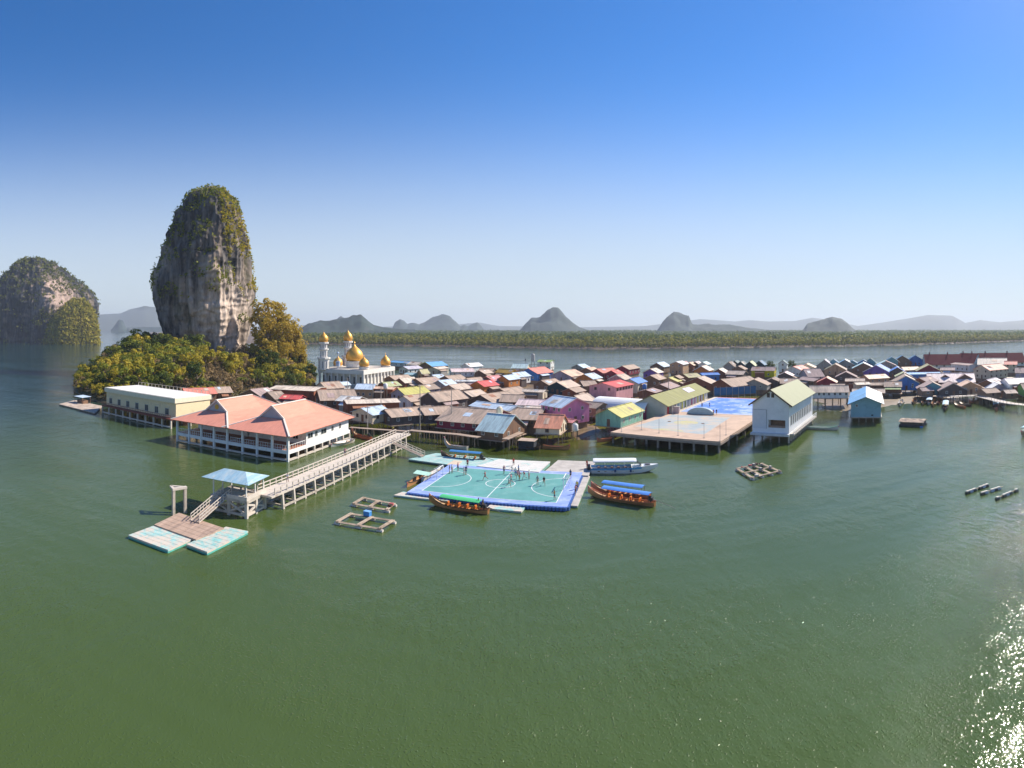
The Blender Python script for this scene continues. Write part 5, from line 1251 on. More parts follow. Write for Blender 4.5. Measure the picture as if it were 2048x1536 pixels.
goal('white football goal at the right end of the floating court', fp(ix1,0,ZF+.01), f_az+pi/2)
goal('white football goal at the left end of the floating court', fp(ix0,0,ZF+.01), f_az-pi/2)
# docks and floats round the court
DGREY = M('dock_grey', (.50,.46,.42), .8, .15, .6, stain=(.36,.33,.30), staincov=.35)
pontoon('pale mint walkway pontoon behind the football court', [(816,918),(872,906),(1012,918),(955,936)], .5, M('pontoon_pale', (.36,.56,.53), .7, .15, .8, stain=(.55,.56,.52), staincov=.4), M('pontoon_dark', (.06,.09,.08), .8), 1.0)
pontoon('white and mint raised float beside the halfway line', [(953,932),(998,918),(1101,923),(1078,944)], .75, M('float_white', (.66,.64,.60), .7, .1, .6, stain=(.35,.56,.52), staincov=.3), M('float_mint', (.22,.45,.40), .7), 1.2)
pontoon('grey square dock behind the right end of the football court', [(1085,946),(1116,920),(1191,923),(1177,951)], .6, DGREY, M('pontoon_dark', (.06,.09,.08)), 2.0, name='dock', cat='dock')
pontoon('narrow pale float along the right side of the football court', [(1141,1011),(1166,951),(1180,952),(1155,1012)], .35, DGREY, MINTS, 1.0, name='dock', cat='dock')
pontoon('narrow mint float along the near side of the football court, left part', [(787,990),(806,983),(905,994),(898,1002)], .30, MINT2, MINTS, 1.0)
pontoon('narrow mint float along the near side of the football court, right part', [(972,1016),(980,1009),(1051,1014),(1043,1023)], .30, MINT2, MINTS, 1.0)
pontoon('small cream step float at the back left corner of the court', [(893,929),(908,920),(925,922),(915,932)], .55, M('float_cream', (.62,.52,.40), .8, .1), PILE, 1.2)
gangway('narrow grey gangway from the pier down to the mint walkway', at(783,884,ZP-.1), at(846,912,.7), 1.2, 9)
# moored tangle of small craft at the left side of the court
# ------------------------------------------------------------------ village boardwalks
def boardwalk(label, pts, z, wd, rail=False, step=2.4):
    P = [at(px,py,z) for px,py in pts]; L = [0]
    c = P[0].copy(); c.z = 0; r = thing('boardwalk', label, 'boardwalk', c, 0)
    Q = [p-c for p in P]
    for a, b_ in zip(Q, Q[1:]):
        mb = MB(); d = (b_-a).normalized(); nn = Vector((d.y,-d.x,0))*wd/2
        mb.slab(a+nn, b_+nn, b_-nn, a-nn, .14); mb.build('deck', PLANK if not rail else CONCL, r)
        k = max(2, int((b_-a).length/step))
        for i in range(k):
            p = a.lerp(b_, (i+.5)/k)
            for s in (-1,1):
                mb = MB(); q = p+nn*s*.85; mb.tube((q.x+rnd.uniform(-.12,.12),q.y+rnd.uniform(-.12,.12),-.9),(q.x,q.y,z-.15),.12,.10,6); mb.build('pile', PILE, r)
        if rail:
            mb = MB(); off = nn*.95
            for i in range(k*2): p = a.lerp(b_, i/(k*2-1))-off*-1; mb.bar(p, p+Vector((0,0,.95)), .08)
            mb.bar(a+off+Vector((0,0,.95)), b_+off+Vector((0,0,.95)), .08); mb.build('railing', PILE, r)
    return r
boardwalk('boardwalk on crowded piles between the pier and the big grey roofed house', [(820,860),(915,868),(958,874)], 2.4, 1.8, step=1.3)
boardwalk('boardwalk crossing left from the pier head landing below the pale porch house', [(700,854),(812,862)], 2.4, 1.4)
boardwalk('short ramp walkway beside the turquoise roofed house', [(1010,878),(1042,864)], 2.6, 1.6, step=1.8)
boardwalk('concrete walkway on piles curving along the right hand shore', [(1900,792),(1955,791),(1990,800),(2020,806),(2075,812)], 2.6, 3.2, True, 2.6)
boardwalk('plank landing in front of the dark gabled house', [(1866,792),(1893,792)], 2.2, 2.4)
# utility poles
for i,(px,py,hh,lab) in enumerate([(840,868,13,'beside the dark house at the pier landing'),(903,868,12.5,'in front of the big grey roof'),(762,848,11,'behind the pier landing'),(695,820,11,'behind the brown walled cream roof'),(746,812,12,'beside the light blue roofed tan house'),(735,873,8,'standing in the water left of the pier'),(1337,800,11,'behind the olive school row'),(2040,785,11,'at the right edge of the village')]):
    p = at(px,py,0); r = thing('utility_pole', 'grey concrete utility pole '+lab, 'utility pole', p, p_az, 'utility poles')
    mb = MB(); mb.tube((0,0,-1),(0,0,hh),.15,.10,8); mb.build('pole', CONC, r); mb = MB(); mb.bar((-.8,0,hh-.5),(.8,0,hh-.5),.1); mb.build('crossarm', PILE, r)
for i,(px,py,hh) in enumerate([(1440,884,5.5),(1408,878,5),(1356,873,7.5),(1318,868,5),(1283,862,7.5),(1452,872,5),(1243,866,5)]):
    p = at(px,py-2,ZC); p.z = ZC; r = thing('net_pole', ['thin pole at the near right corner of the concrete court','thin short pole second from the right on the near edge of the concrete court','tall thin pole at the middle of the near edge of the concrete court','thin short pole left of the tall middle pole on the concrete court','tall thin pole on the left part of the near edge of the concrete court','thin pole on the right edge of the concrete court','thin short pole nearest the green house on the concrete court'][i], 'pole', p, 0, 'net poles round the court')
    mb = MB(); mb.tube((0,0,-.02),(0,0,hh*.7),.05,.04,6); mb.build('pole', M('pole_grey', (.42,.42,.44), .6), r); mb = MB(); mb.box(-.2,.2,-.2,.2,-.02,.1); mb.build('foot', CONC, r)
# water tanks and small roof clutter
for px,py,z,c,lab in [(771,777,6.2,'white','white round water tank on the pinkish flat roof'),(999,828,6.0,'cream','cream water tank behind the turquoise roof ridge'),(1150,862,2.4,'white','white and blue tank on a stand by the mud bank'),(661,868,2.4,'white','white water tank hung on the pier landing') ,(1289,778,5.2,'blue','dark blue water tank below the bright blue roof')]:
    p = at(px,py,z); r = thing('water_tank', lab, 'water tank', p, 0)
    mb = MB(); mb.lathe([(.01,0),(.75,0),(.8,.2),(.8,1.5),(.5,1.85),(.01,1.9)],14); mb.build('tank', WMat(c), r, True); mb = MB(); mb.lathe([(.01,1.9),(.25,1.9),(.25,2.02),(.01,2.03)],10); mb.build('lid', FRAME, r)
    zz = z
    mb = MB()
    for a in ((-.5,-.5),(.5,-.5),(.5,.5),(-.5,.5)): mb.bar((*a,-zz),(*a,0),.1)
    mb.bar((-.5,-.5,-.06),(.5,.5,-.06),.1); mb.bar((.5,-.5,-.06),(-.5,.5,-.06),.1); mb.build('stand', PILE, r)
# ------------------------------------------------------------------ boats
WOOD = M('boat_wood', (.52,.25,.10), .5, .3, 1.2, stretch=(1,.2,1), stain=(.28,.12,.05), staincov=.4, spec=.4)
WOODD = M('boat_dark', (.09,.055,.035), .6, .3, 1)
WOODR = M('boat_red', (.55,.16,.08), .5, .25, 1); WOODW = M('boat_white', (.66,.64,.60), .5, .12, .8, stain=(.45,.42,.38), staincov=.3)
SEATM = M('boat_seat', (.50,.22,.06), .6, .2); BLK = M('engine_black', (.03,.03,.035), .4, .2); STEEL = M('shaft_steel', (.25,.22,.20), .45, .1, metal=.6)
CAN = {k: M('canopy_'+k, c, .7, .12, .6) for k, c in dict(green=(.09,.55,.22), blue=(.07,.24,.66), sky=(.40,.55,.66), white=(.70,.70,.68), mid=(.05,.22,.50)).items()}
VEST = M('vest_orange', (.80,.22,.03), .8, .15, 2)
def hull_mesh(L, B, D, prow, inner=True, n=22, stern=.55):
    """open wooden hull, bow at -Y with a long raked prow; two skins so that it has planks' thickness"""
    st = []
    for i in range(n+1):
        t = i/n; yy = -L/2+L*t
        w = B/2*min(1, (t*2.1)**.75)*(1-(1-stern)*max(0,(t-.55)/.45)**1.6); w = max(w, .05)
        zt = D+prow*max(0, 1-t/.34)**2.3+.22*max(0,(t-.7)/.3)**2
        zb = -.30+(prow*.72)*max(0, 1-t/.24)**2.0
        st.append((yy, w, zb, zt))
    vs = []; fs = []; k = 7
    def ring(yy, w, zb, zt, off):
        out = []
        for a in (-1,-.86,-.5,0,.5,.86,1):
            q = abs(a); xx = (w-off)*(q**.8)*(1 if a > 0 else -1 if a < 0 else 0); z = zb+off+(zt-zb-off)*(q**2.6)
            out.append((xx, yy, z))
        return out
    for s_ in st: vs += ring(*s_, 0)
    m0 = len(vs)
    for i in range(n):
        for j in range(k-1): fs.append((i*k+j, i*k+j+1, (i+1)*k+j+1, (i+1)*k+j))
    for s_ in st: vs += ring(*s_, min(.07, s_[1]*.6))
    for i in range(n):
        for j in range(k-1): fs.append((m0+i*k+j, m0+(i+1)*k+j, m0+(i+1)*k+j+1, m0+i*k+j+1))
        fs.append((i*k, (i+1)*k, m0+(i+1)*k, m0+i*k)); fs.append((i*k+k-1, m0+i*k+k-1, m0+(i+1)*k+k-1, (i+1)*k+k-1))
    fs.append(tuple(range(n*k, n*k+k))); fs.append(tuple(m0+n*k+j for j in range(k))[::-1])
    return vs, fs, st
def longtail(label, bow, stern, hull, canopy=None, cz=1.75, cspan=(.30,.88), vests=0, engine=True, B=1.7, prow=1.5, D=.62, stripe=None, seats=6, group=None, zb=0, name='longtail_boat'):
    P, Q = at(*bow, .3), at(*stern, .3); d = Q-P; az = math.atan2(d.x, d.y); L = math.hypot(d.x, d.y); c = (P+Q)/2; c.z = zb
    r = thing(name, label, 'boat', c, az, group)
    vs, fs, st = hull_mesh(L, B, D, prow)
    mb = MB(); mb.add(vs, fs); mb.build('hull', hull, r, False)
    for sg in (-1, 1):
        mb = MB(); pts = [Vector((sg*(s_[1]+.01), s_[0], s_[3]+.02)) for s_ in st[1:]]
        for a, b_ in zip(pts, pts[1:]): mb.bar(a, b_, .09, .10)
        mb.build('gunwale', stripe or WOODD, r)
    ti = lambda t: st[max(0,min(len(st)-1, int(round(t*(len(st)-1)))))]
    mb = MB()
    pl = [(s_[1]*.78, s_[0], .02) for s_ in st[5:]]; v = [(-a,b_,c_) for a,b_,c_ in pl]+[(a,b_,c_) for a,b_,c_ in pl]; n_ = len(pl)
    mb.add(v, [(i,i+n_,i+n_+1,i+1) for i in range(n_-1)]); mb.build('floor_boards', PLANK, r)
    for i in range(seats):
        s_ = ti(.30+.50*i/max(1,seats-1)); mb = MB(); mb.box(-s_[1]*.92,s_[1]*.92,s_[0]-.16,s_[0]+.16,.34,.40); mb.build('bench', SEATM, r)
    fd_ = [ti(t) for t in (.10,.16,.22,.26)]
    mb = MB(); v = []
    for s_ in fd_: v += [(-s_[1]*.93,s_[0],s_[3]-.08),(s_[1]*.93,s_[0],s_[3]-.08)]
    mb.add(v, [(2*i,2*i+1,2*i+3,2*i+2) for i in range(3)]); mb.build('fore_deck', M('fore_deck', (.55,.36,.20), .5, .2, 1), r)
    if canopy:
        y0, y1 = -L/2+L*cspan[0], -L/2+L*cspan[1]; hw = B*.53
        mb = MB(); m_ = 6; v = []
        for yy in (y0, y1):
            for i in range(m_+1): a = -1+2*i/m_; v.append((hw*a, yy, cz+.20*(1-a*a)))
        v2 = [(a,b_,c_-.05) for a,b_,c_ in v]; k = m_+1; f = []
        for i in range(m_): f += [(i,i+1,k+i+1,k+i),(2*k+i+1,2*k+i,3*k+i,3*k+i+1),(i,2*k+i,2*k+i+1,i+1),(k+i+1,3*k+i+1,3*k+i,k+i)]
        f += [(0,k,3*k,2*k),(m_,2*k+m_,3*k+m_,k+m_)]
        mb.add(v+v2, f); mb.build('canopy', CAN[canopy], r)
        for i in range(4):
            yy = y0+.15+(y1-y0-.3)*i/3; s_ = ti((yy+L/2)/L)
            for sg in (-1,1): mb = MB(); mb.tube((sg*s_[1]*.93,yy,s_[3]-.05),(sg*hw*.94,yy,cz),.035,n=6); mb.build('canopy_post', FRAMEB, r)
    if engine:
        e = MB(); yy = L/2-.75; zt = st[-1][3]; e.box(-.28,.28,yy-.4,yy+.4,zt+.15,zt+.62); e.tube((0,yy-.3,zt+.62),(0,yy+.1,zt+.72),.2,.16,8); e.bar((0,yy,-.2+zt),(0,yy,zt+.16),.14); e.build('engine', BLK, r)
        e = MB(); e.tube((0,yy+.3,zt+.42),(0,yy+4.2,.12),.05,.035,6); e.tube((0,yy-.3,zt+.5),(0,yy-1.4,zt+.75),.03,n=6); e.build('drive_shaft', STEEL, r)
    s_ = ti(.03); mb = MB(); mb.tube((0,st[0][0]+.12,st[0][3]-.45),(0,st[0][0]+.12,st[0][3]-.15),.13,.12,8); mb.build('ribbons', M('ribbon', (.60,.12,.20), .8, .3, 6), r)
    M_ = Matrix.Rotation(-az, 3, 'Z')
    for i in range(vests):
        t = .34+.44*(i//2)/max(1,(vests-1)//2); s_ = ti(t); sg = -1 if i % 2 else 1
        p = c+M_ @ Vector((sg*s_[1]*.55, s_[0]+.02, .40))
        j = thing('life_jacket', 'orange life jacket in the '+label, 'life jacket', p, az+rnd.uniform(-.3,.3), 'life jackets in the '+label)
        mb = MB(); mb.box(-.24,-.02,-.12,.12,0,.52); mb.build('panel', VEST, j); mb = MB(); mb.box(.02,.24,-.12,.12,0,.5); mb.build('panel', VEST, j); mb = MB(); mb.box(-.25,.25,-.13,.13,.2,.25); mb.build('strap', BLK, j)
    return r
longtail('green canopied longtail boat', (858,1005), (977,1024), WOOD, 'green', 1.75, (.22,.88), 8, prow=1.35, B=1.55, D=.5)
longtail('blue canopied longtail boat nearest the camera', (1176,988), (1310,1009), WOOD, 'blue', 1.9, (.24,.94), 8, prow=1.25, stripe=WOODR, B=1.6, D=.5)
longtail('blue canopied longtail boat moored behind the nearest one', (1182,978), (1300,994), WOODR, 'blue', 1.9, (.22,.90), 4, prow=1.2, engine=False, B=1.6, D=.5)
longtail('longtail boat with deep blue canopy behind the mint walkway', (882,913), (970,921), WOODD, 'mid', 1.8, (.22,.92), 6, prow=1.3, B=1.5, D=.5)
longtail('bare pale longtail boat lying under the boardwalk', (888,891), (935,897), WOODW, None, prow=1.9, B=1.5, seats=3, engine=False)
longtail('long brown boat below the orange roofed house', (1140,897), (1086,894), WOOD, None, prow=.7, B=1.5, seats=4, engine=False)
longtail('brown longtail boat between the white pavilion and the pier', (703,868), (742,878), WOODR, None, prow=1.6, B=1.6, seats=3)
longtail('white flat boat tied beside the pier', (662,892), (706,881), WOODW, None, prow=.4, B=2.4, seats=2, engine=False)
longtail('small orange boat under the left corner of the concrete court', (1194,882), (1226,878), M('boat_orange', (.55,.20,.10), .5, .2), None, prow=.6, B=1.5, seats=3, engine=False)
longtail('long white boat with mint tip left of the teal hall', (1678,858), (1602,855), WOODW, None, prow=.7, B=1.9, seats=3, engine=False, stripe=M('stripe_mint', (.25,.55,.45), .6))
# small boats lying off the right hand shore
for px0,py0,px1,py1,h_,cn,lab in [(1800,812,1803,801,WOODW,None,'small white boat on the mud, leftmost of the shore boats'),(1828,808,1830,799,WOOD,None,'small tan boat on the mud right of the small white one'),
    (1846,810,1850,800,WOOD,None,'tan boat left of the pale canopied cluster'),(1857,810,1860,800,WOODW,'sky','boat with small pale canopy in the cluster'),(1866,813,1870,802,WOOD,None,'wide orange tan boat in the middle of the cluster'),(1878,809,1880,800,WOODR,None,'reddish boat at the right of the cluster'),
    (1890,822,1892,806,WOODD,'sky','dark boat with pale blue canopy nearest the camera in the cluster'),(1908,809,1930,816,WOOD,None,'tan boat lying sideways right of the dark canopied boat'),(1918,807,1942,812,WOODD,None,'grey boat lying behind the sideways tan boat'),
    (1938,805,1952,803,WOODR,None,'small boat with red sides by the landing'),(1946,802,1957,806,WOOD,None,'small tan boat right of the red sided one'),(1964,797,1990,806,WOODD,None,'dark hulled boat with pale rim under the concrete walkway'),
    (1993,822,1991,805,WOODR,'sky','red hulled boat bow on at the concrete walkway'),(2008,817,2004,806,WOODW,'sky','pale canopied boat beside the red hulled one')]:
    longtail(lab, (px0,py0), (px1,py1), h_, cn, 1.5, (.35,.9), 0, prow=1.0, B=2.0, seats=2, engine=False, group='boats off the right hand shore', name='small_boat')
longtail('grey canopied boat cut by the right edge of the picture', (2042,872), (2075,852), WOODD, 'sky', 1.9, (.2,.9), 0, prow=1.2, B=2.2)
# tangle of two old canoes at the court's left side
longtail('old narrow canoe drawn up at the left side of the court', (842,962), (885,937), WOODW, None, prow=.4, B=1.2, seats=2, engine=False)
longtail('brown canoe with outboard pole at the left side of the court', (814,972), (850,951), WOOD, None, prow=.4, B=1.2, seats=2, engine=True)
# parasol like mint sheet over the canoe
p = at(845,947,1.4); r = thing('tarpaulin', 'pale mint tarpaulin on sticks over the brown canoe', 'tarpaulin', (p.x,p.y,0), f_az)
mb = MB(); mb.slab((-1.5,-.9,1.5),(1.5,-.9,1.35),(1.5,.9,1.5),(-1.5,.9,1.7),.03); mb.build('sheet', M('sheet_mint', (.42,.66,.56), .7, .1), r)
for a in ((-1.3,-.8),(1.3,-.8),(1.3,.8),(-1.3,.8)): mb = MB(); mb.tube((*a,-.2),(*a,1.45),.03,n=5); mb.build('stick', PILE, r)

# white speedboat
P, Q = at(1316,934,.8), at(1182,941,.3); d = P-Q; d.z = 0; az = math.atan2(d.x, d.y); L = d.length; c = (P+Q)/2; c.z = 0
r = thing('speedboat', 'white speedboat with blue side and long white roof beside the grey dock', 'boat', c, az)
SWH = M('gelcoat_white', (.80,.80,.80), .25, .04, .5, spec=.5); SBL = M('gelcoat_blue', (.12,.36,.68), .25, .12, .5, spec=.5)
n = 20; B = 2.9; vs = []; fs = []; k = 7
def sec(t):
    w = B/2*min(1,(max(0,1-t)*2.6)**.6) if t > .5 else B/2*(.94+.12*t)
    w = max(w,.04); zt = 1.05+.42*max(0,(t-.45)/.55)**1.2; zb = -.4+1.25*max(0,(t-.72)/.28)**1.8
    return w, zb, zt
for i in range(n+1):
    t = i/n; w, zb, zt = sec(t); yy = -L/2+L*t-.9*max(0,(t-.9))*0
    for a, q in ((-1,1),(-.93,.72),(-.80,.25),(0,0),(.80,.25),(.93,.72),(1,1)): vs.append((w*a, yy, zb+(zt-zb)*q))
mi = []
for i in range(n):
    for j in range(k-1): fs.append((i*k+j, i*k+j+1, (i+1)*k+j+1, (i+1)*k+j)); mi.append(1 if j in (0,5) and i < 15 else 0)
fs.append(tuple(range(k))[::-1]); mi.append(0)
mb = MB(); mb.add(vs, fs); mb.m = mi; mb.build('hull', [SWH, SBL], r)
mb = MB(); v = []
for i in range(12, n+1): w, zb, zt = sec(i/n); v += [(-w,-L/2+L*i/n,zt-.01),(w,-L/2+L*i/n,zt-.01)]
mb.add(v, [(2*i,2*i+1,2*i+3,2*i+2) for i in range(n-12)]); mb.build('fore_deck', SWH, r)
mb = MB(); v = []
for i in range(0, 13): w, zb, zt = sec(i/n); v += [(-w*.9,-L/2+L*i/n,.35),(w*.9,-L/2+L*i/n,.35)]
mb.add(v, [(2*i,2*i+1,2*i+3,2*i+2) for i in range(12)]); mb.build('cockpit_floor', M('cockpit_grey', (.45,.45,.46), .7), r)
mb = MB(); y0, y1 = -L/2+.5, L/2-4.3; m_ = 10; v = []
for yy, s_ in ((y0-.1,.9),(y0+.2,1),(y1-.5,1),(y1,.86)):
    for i in range(m_+1): a = pi*i/m_; v.append((1.42*s_*cos(a), yy, 2.25+.34*s_*sin(a)))
    for i in range(m_+1): a = pi-pi*i/m_; v.append((1.38*s_*cos(a), yy, 2.16+.22*s_*sin(a)))
kk = 2*(m_+1); f = []
for q in range(3):
    for i in range(kk): f.append((q*kk+i, q*kk+(i+1)%kk, (q+1)*kk+(i+1)%kk, (q+1)*kk+i))
f += [tuple(range(kk))[::-1], tuple(range(3*kk,4*kk))]
mb.add(v, f); mb.build('roof', SWH, r)
for i in range(5):
    for sg in (-1,1): mb = MB(); yy = y0+.3+(y1-y0-.7)*i/4; mb.tube((sg*1.32,yy,.95),(sg*1.34,yy,2.2),.04,n=6); mb.build('roof_post', SWH, r)
for i in range(6):
    for sg in (-1,1): mb = MB(); yy = y0+1+(y1-y0-1.8)*i/5; mb.box(sg*.75-.5,sg*.75+.5,yy-.22,yy+.22,.36,.82); mb.build('seat', M('seat_dark', (.10,.06,.06), .8, .2), r)
mb = MB(); mb.slab((-1.05,y1+.05,2.1),(1.05,y1+.05,2.1),(.85,y1+1.0,1.38),(-.85,y1+1.0,1.38),.04); mb.build('windscreen', GLASS, r)
mb = MB(); mb.box(-.5,.5,L/2-2.6,L/2-1.6,1.42,1.52); mb.build('hatch', M('hatch_dark', (.10,.09,.10), .4), r)
for sg in (-.6,.6):
    mb = MB(); mb.box(sg-.26,sg+.26,-L/2-.75,-L/2-.15,.65,1.35); mb.box(sg-.12,sg+.12,-L/2-.55,-L/2-.2,-.4,.66); mb.build('outboard_engine', BLK, r)
for i, yy in enumerate((-1.9, 1.1)): mb = MB(); mb.tube((1.56,yy,.35),(1.56,yy,.85),.17,n=10); mb.build('fender', M('fender_navy', (.03,.08,.22), .5), r)
# boat with a dark hut
longtail('dark hulled hut boat hull', (1036,893), (1080,896), WOODD, None, prow=.7, B=2.6, seats=0, engine=False, name='hut_boat') 
hb = [o for o in COL.objects if o.name.startswith('hut_boat')][0]; hb['label'] = 'dark netted hut boat under the houses behind the football court'
mb = MB(); mb.box(-1.15,1.15,-2.2,1.5,.05,2.0); mb.build('hut', M('hut_net', (.035,.04,.05), .9, .4, 3), hb)
mb = MB(); mb.slab((-1.4,-2.4,2.15),(1.4,-2.4,2.02),(1.4,1.8,2.02),(-1.4,1.8,2.15),.08); mb.build('roof', RMat('grey'), hb)

# ------------------------------------------------------------------ rafts
BAMB = M('raft_bamboo', (.46,.36,.27), .85, .3, 1.5, stain=(.24,.18,.13), staincov=.4); FOAM = M('raft_foam', (.62,.56,.50), .9, .15, 1)
def raft(label, pts, nx, ny, group=None, clutter=0):
    P = [at(px,py,.35) for px,py in pts]; c = sum(P, Vector())/4; c.z = 0; e = P[1]-P[0]; az = math.atan2(e.x, e.y)
    inv = Matrix.Rotation(az, 3, 'Z'); Q = [inv @ (p-c) for p in P]
    r = thing('fish_raft', label, 'raft', c, az, group)
    bl = lambda u, v: Q[0].lerp(Q[1],u).lerp(Q[3].lerp(Q[2],u),v)
    for i in range(nx+1):
        a, b_ = bl(i/nx,-.03), bl(i/nx,1.03)
        for dx in (-.16,.16): mb = MB(); o_ = Vector((0,dx,0)); a.z = b_.z = .36; mb.bar(a+o_, b_+o_, .22, .10); mb.build('beam', BAMB, r)
    for j in range(ny+1):
        a, b_ = bl(-.03,j/ny), bl(1.03,j/ny)
        for dx in (-.16,.16): mb = MB(); o_ = Vector((dx,0,0)); a.z = b_.z = .47; mb.bar(a+o_, b_+o_, .22, .10); mb.build('beam', BAMB, r)
    for i in range(nx+1):
        for j in range(ny+1):
            p = bl(i/nx,j/ny); mb = MB(); mb.tube((p.x-.45,p.y,.08),(p.x+.45,p.y,.08),.26,n=10); mb.build('float', FOAM, r)
    for i in range(clutter):
        p = bl(rnd.random(), rnd.choice([0,.5,1])); mb = MB(); s = rnd.uniform(.15,.35); mb.box(p.x-s,p.x+s,p.y-s*.7,p.y+s*.7,.525,.525+s); mb.build('bundle', [M('bundle_red',(.50,.12,.12),.8),M('bundle_grey',(.4,.38,.36),.8),FOAM,WOODD][i%4], r)
    return r
raft('bamboo fish raft with pink bundles, farther of the two left of the football court', [(708,1008),(728,996),(788,1008),(774,1020)], 1, 2, 'fish rafts', 4)
raft('bamboo fish raft carrying a blue box, nearer of the two left of the football court', [(675,1044),(703,1028),(786,1042),(760,1058)], 1, 2, 'fish rafts', 0)
p = at(735,1031,.55); r = thing('crate', 'bright blue box standing on the nearer fish raft', 'box', p, .3); mb = MB(); mb.box(-.5,.5,-.35,.35,0,.6); mb.build('body', M('crate_blue', (.05,.25,.62), .6, .1), r); mb = MB(); mb.box(-.53,.53,-.38,.38,.6,.68); mb.build('lid', M('crate_blue_lid', (.20,.42,.75), .6, .1), r)
raft('cluttered bamboo raft with odd bundles in open water off the white hall', [(1475,938),(1525,928),(1560,943),(1505,956)], 3, 2, None, 12)
# raft hut
P = [at(px,py,.4) for px,py in ((1804,854),(1850,856),(1846,842),(1806,841))]; c = sum(P, Vector())/4; c.z = 0; e = P[1]-P[0]; az = math.atan2(e.x,e.y)
r = thing('raft_hut', 'low floating hut with pale thatched heap of nets off the right hand shore', 'hut', c, az)
mb = MB(); mb.box(-2.6,2.6,-3.6,3.6,-.2,.5); mb.build('float', M('rafthut_dark', (.05,.05,.055), .8, .3), r)
mb = MB(); mb.box(-2.2,2.2,-3.3,3.3,.502,1.3); mb.build('wall', WMat('dark'), r)
vs=[];fs=[];n1,n2=14,10
for i in range(n1+1):
    for j in range(n2+1): 
        a,b_=-2.7+5.4*j/n2,-3.7+7.4*i/n1; vs.append((a,b_,1.3+.75*max(0,1-(a/2.9)**2)*(.75+.6*noise.noise(Vector((a*.8,b_*.8,3))))))
for i in range(n1):
    for j in range(n2): q=i*(n2+1)+j; fs.append((q,q+1,q+n2+2,q+n2+1))
mb=MB(); mb.add(vs,fs); o=mb.build('thatch', M('thatch', (.50,.38,.29), .95, .3, 1.5), r); md=o.modifiers.new('s','SOLIDIFY'); md.thickness=.15
mb = MB(); mb.tube((2.4,2.6,.0),(2.4,3.5,.0),.4,n=10); mb.build('barrel', M('barrel_blue', (.05,.25,.60), .5), r)
# three long float lines at the right
for i,(a,b_) in enumerate([((1932,986),(1976,970)),((1962,988),(2006,974)),((1992,998),(2035,980))]):
    P, Q = at(*a,.2), at(*b_,.2); d = Q-P; L = d.length
    r = thing('float_line', ['leftmost','middle','rightmost'][i]+' of three long black and white float lines at the right', 'float line', ((P+Q)/2).xy.to_3d(), math.atan2(d.x,d.y), 'float lines')
    mb = MB(); mb.bar((0,-L/2,.3),(0,L/2,.3),.16,.1); mb.build('beam', BAMB, r)
    for k in range(7):
        if (k+i) % 4 == 3: continue
        yy = -L/2+L*(k+.5)/7
        mb = MB(); mb.tube((0,yy-L/15,.10),(0,yy+L/15,.10),.30,n=10); mb.build('drum', BLK if k % 2 == 0 else M('drum_grey', (.42,.46,.52), .5), r)
        mb = MB(); mb.box(-.18,.18,yy-.35,yy+.35,.352,.50); mb.build('plank', FOAM, r)
# jetty craft by the beige building
r_ = pontoon('cluttered pale timber float left of the beige building', [(118,808),(150,800),(205,812),(190,826)], .5, M('float_timber', (.52,.42,.34), .85, .25, .6, stain=(.34,.26,.2), staincov=.4), PILE, 1.6)
p = at(165,806,.5); r = thing('canopy_shelter', 'small pale canopy shelter on the timber float beside the beige building', 'shelter', p, b_az)
mb = MB(); mb.slab((-2,-3,2.6),(2,-3,2.4),(2,3,2.4),(-2,3,2.6),.08); mb.build('roof', RMat('lblue'), r)
for a in ((-1.7,-2.7),(1.7,-2.7),(1.7,2.7),(-1.7,2.7)): mb = MB(); mb.bar((*a,0),(*a,2.45),.12); mb.build('post', FRAMEB, r)
mb = MB(); mb.box(-1.3,1.0,-2.2,2.2,0,1.1); mb.build('counter', WMat('brown'), r)
# ------------------------------------------------------------------ wooded slope round the foot of the rock
SH = [rat(px, r) for px, r in [(146,262),(158,232),(200,206),(300,199),(400,203),(480,214),(560,226),(626,240),(632,300),(622,350),(570,395),(430,415),(290,400),(195,355),(150,305)]]
def seg_d(p, a, b_):
    d = b_-a; t = max(0, min(1, (p-a).dot(d)/d.dot(d))); return (p-a-d*t).length
def inside(p):
    c = False; n = len(SH)
    for i in range(n):
        a, b_ = SH[i], SH[(i+1)%n]
        if (a.y > p.y) != (b_.y > p.y) and p.x < (b_.x-a.x)*(p.y-a.y)/(b_.y-a.y)+a.x: c = not c
    return c
BUMP = rat(552, 312); BUMP2 = rat(278, 316)
def hill_z(p):
    p = Vector((p.x, p.y, 0))
    d = min(seg_d(p, SH[i], SH[(i+1)%len(SH)]) for i in range(len(SH)))
    if not inside(p): return -.6-d*.2
    return .3+11*min(1,d/58)**.85+(11*math.exp(-((p-BUMP).length/24)**2)+8*math.exp(-((p-BUMP2).length/24)**2))*min(1,d/20)+1.6*noise.noise(p*.06)*min(1,d/15)
x0, x1 = min(p.x for p in SH)-6, max(p.x for p in SH)+6; y0, y1 = min(p.y for p in SH)-6, max(p.y for p in SH)+6
nx, ny = 70, 80; vs = []; fs = []
for i in range(nx+1):
    for j in range(ny+1):
        p = Vector((x0+(x1-x0)*i/nx, y0+(y1-y0)*j/ny, 0)); p.z = hill_z(p); vs.append(p)
for i in range(nx):
    for j in range(ny): a = i*(ny+1)+j; fs.append((a, a+ny+1, a+ny+2, a+1))
mb = MB(); mb.add(vs, fs); struct(mb.build('hill', M('hill_soil', (.13,.10,.06), .95, .35, .15, stain=(.05,.06,.02), staincov=.5), None, True))
BARK = M('bark', (.20,.15,.11), .9, .3, 1.5)
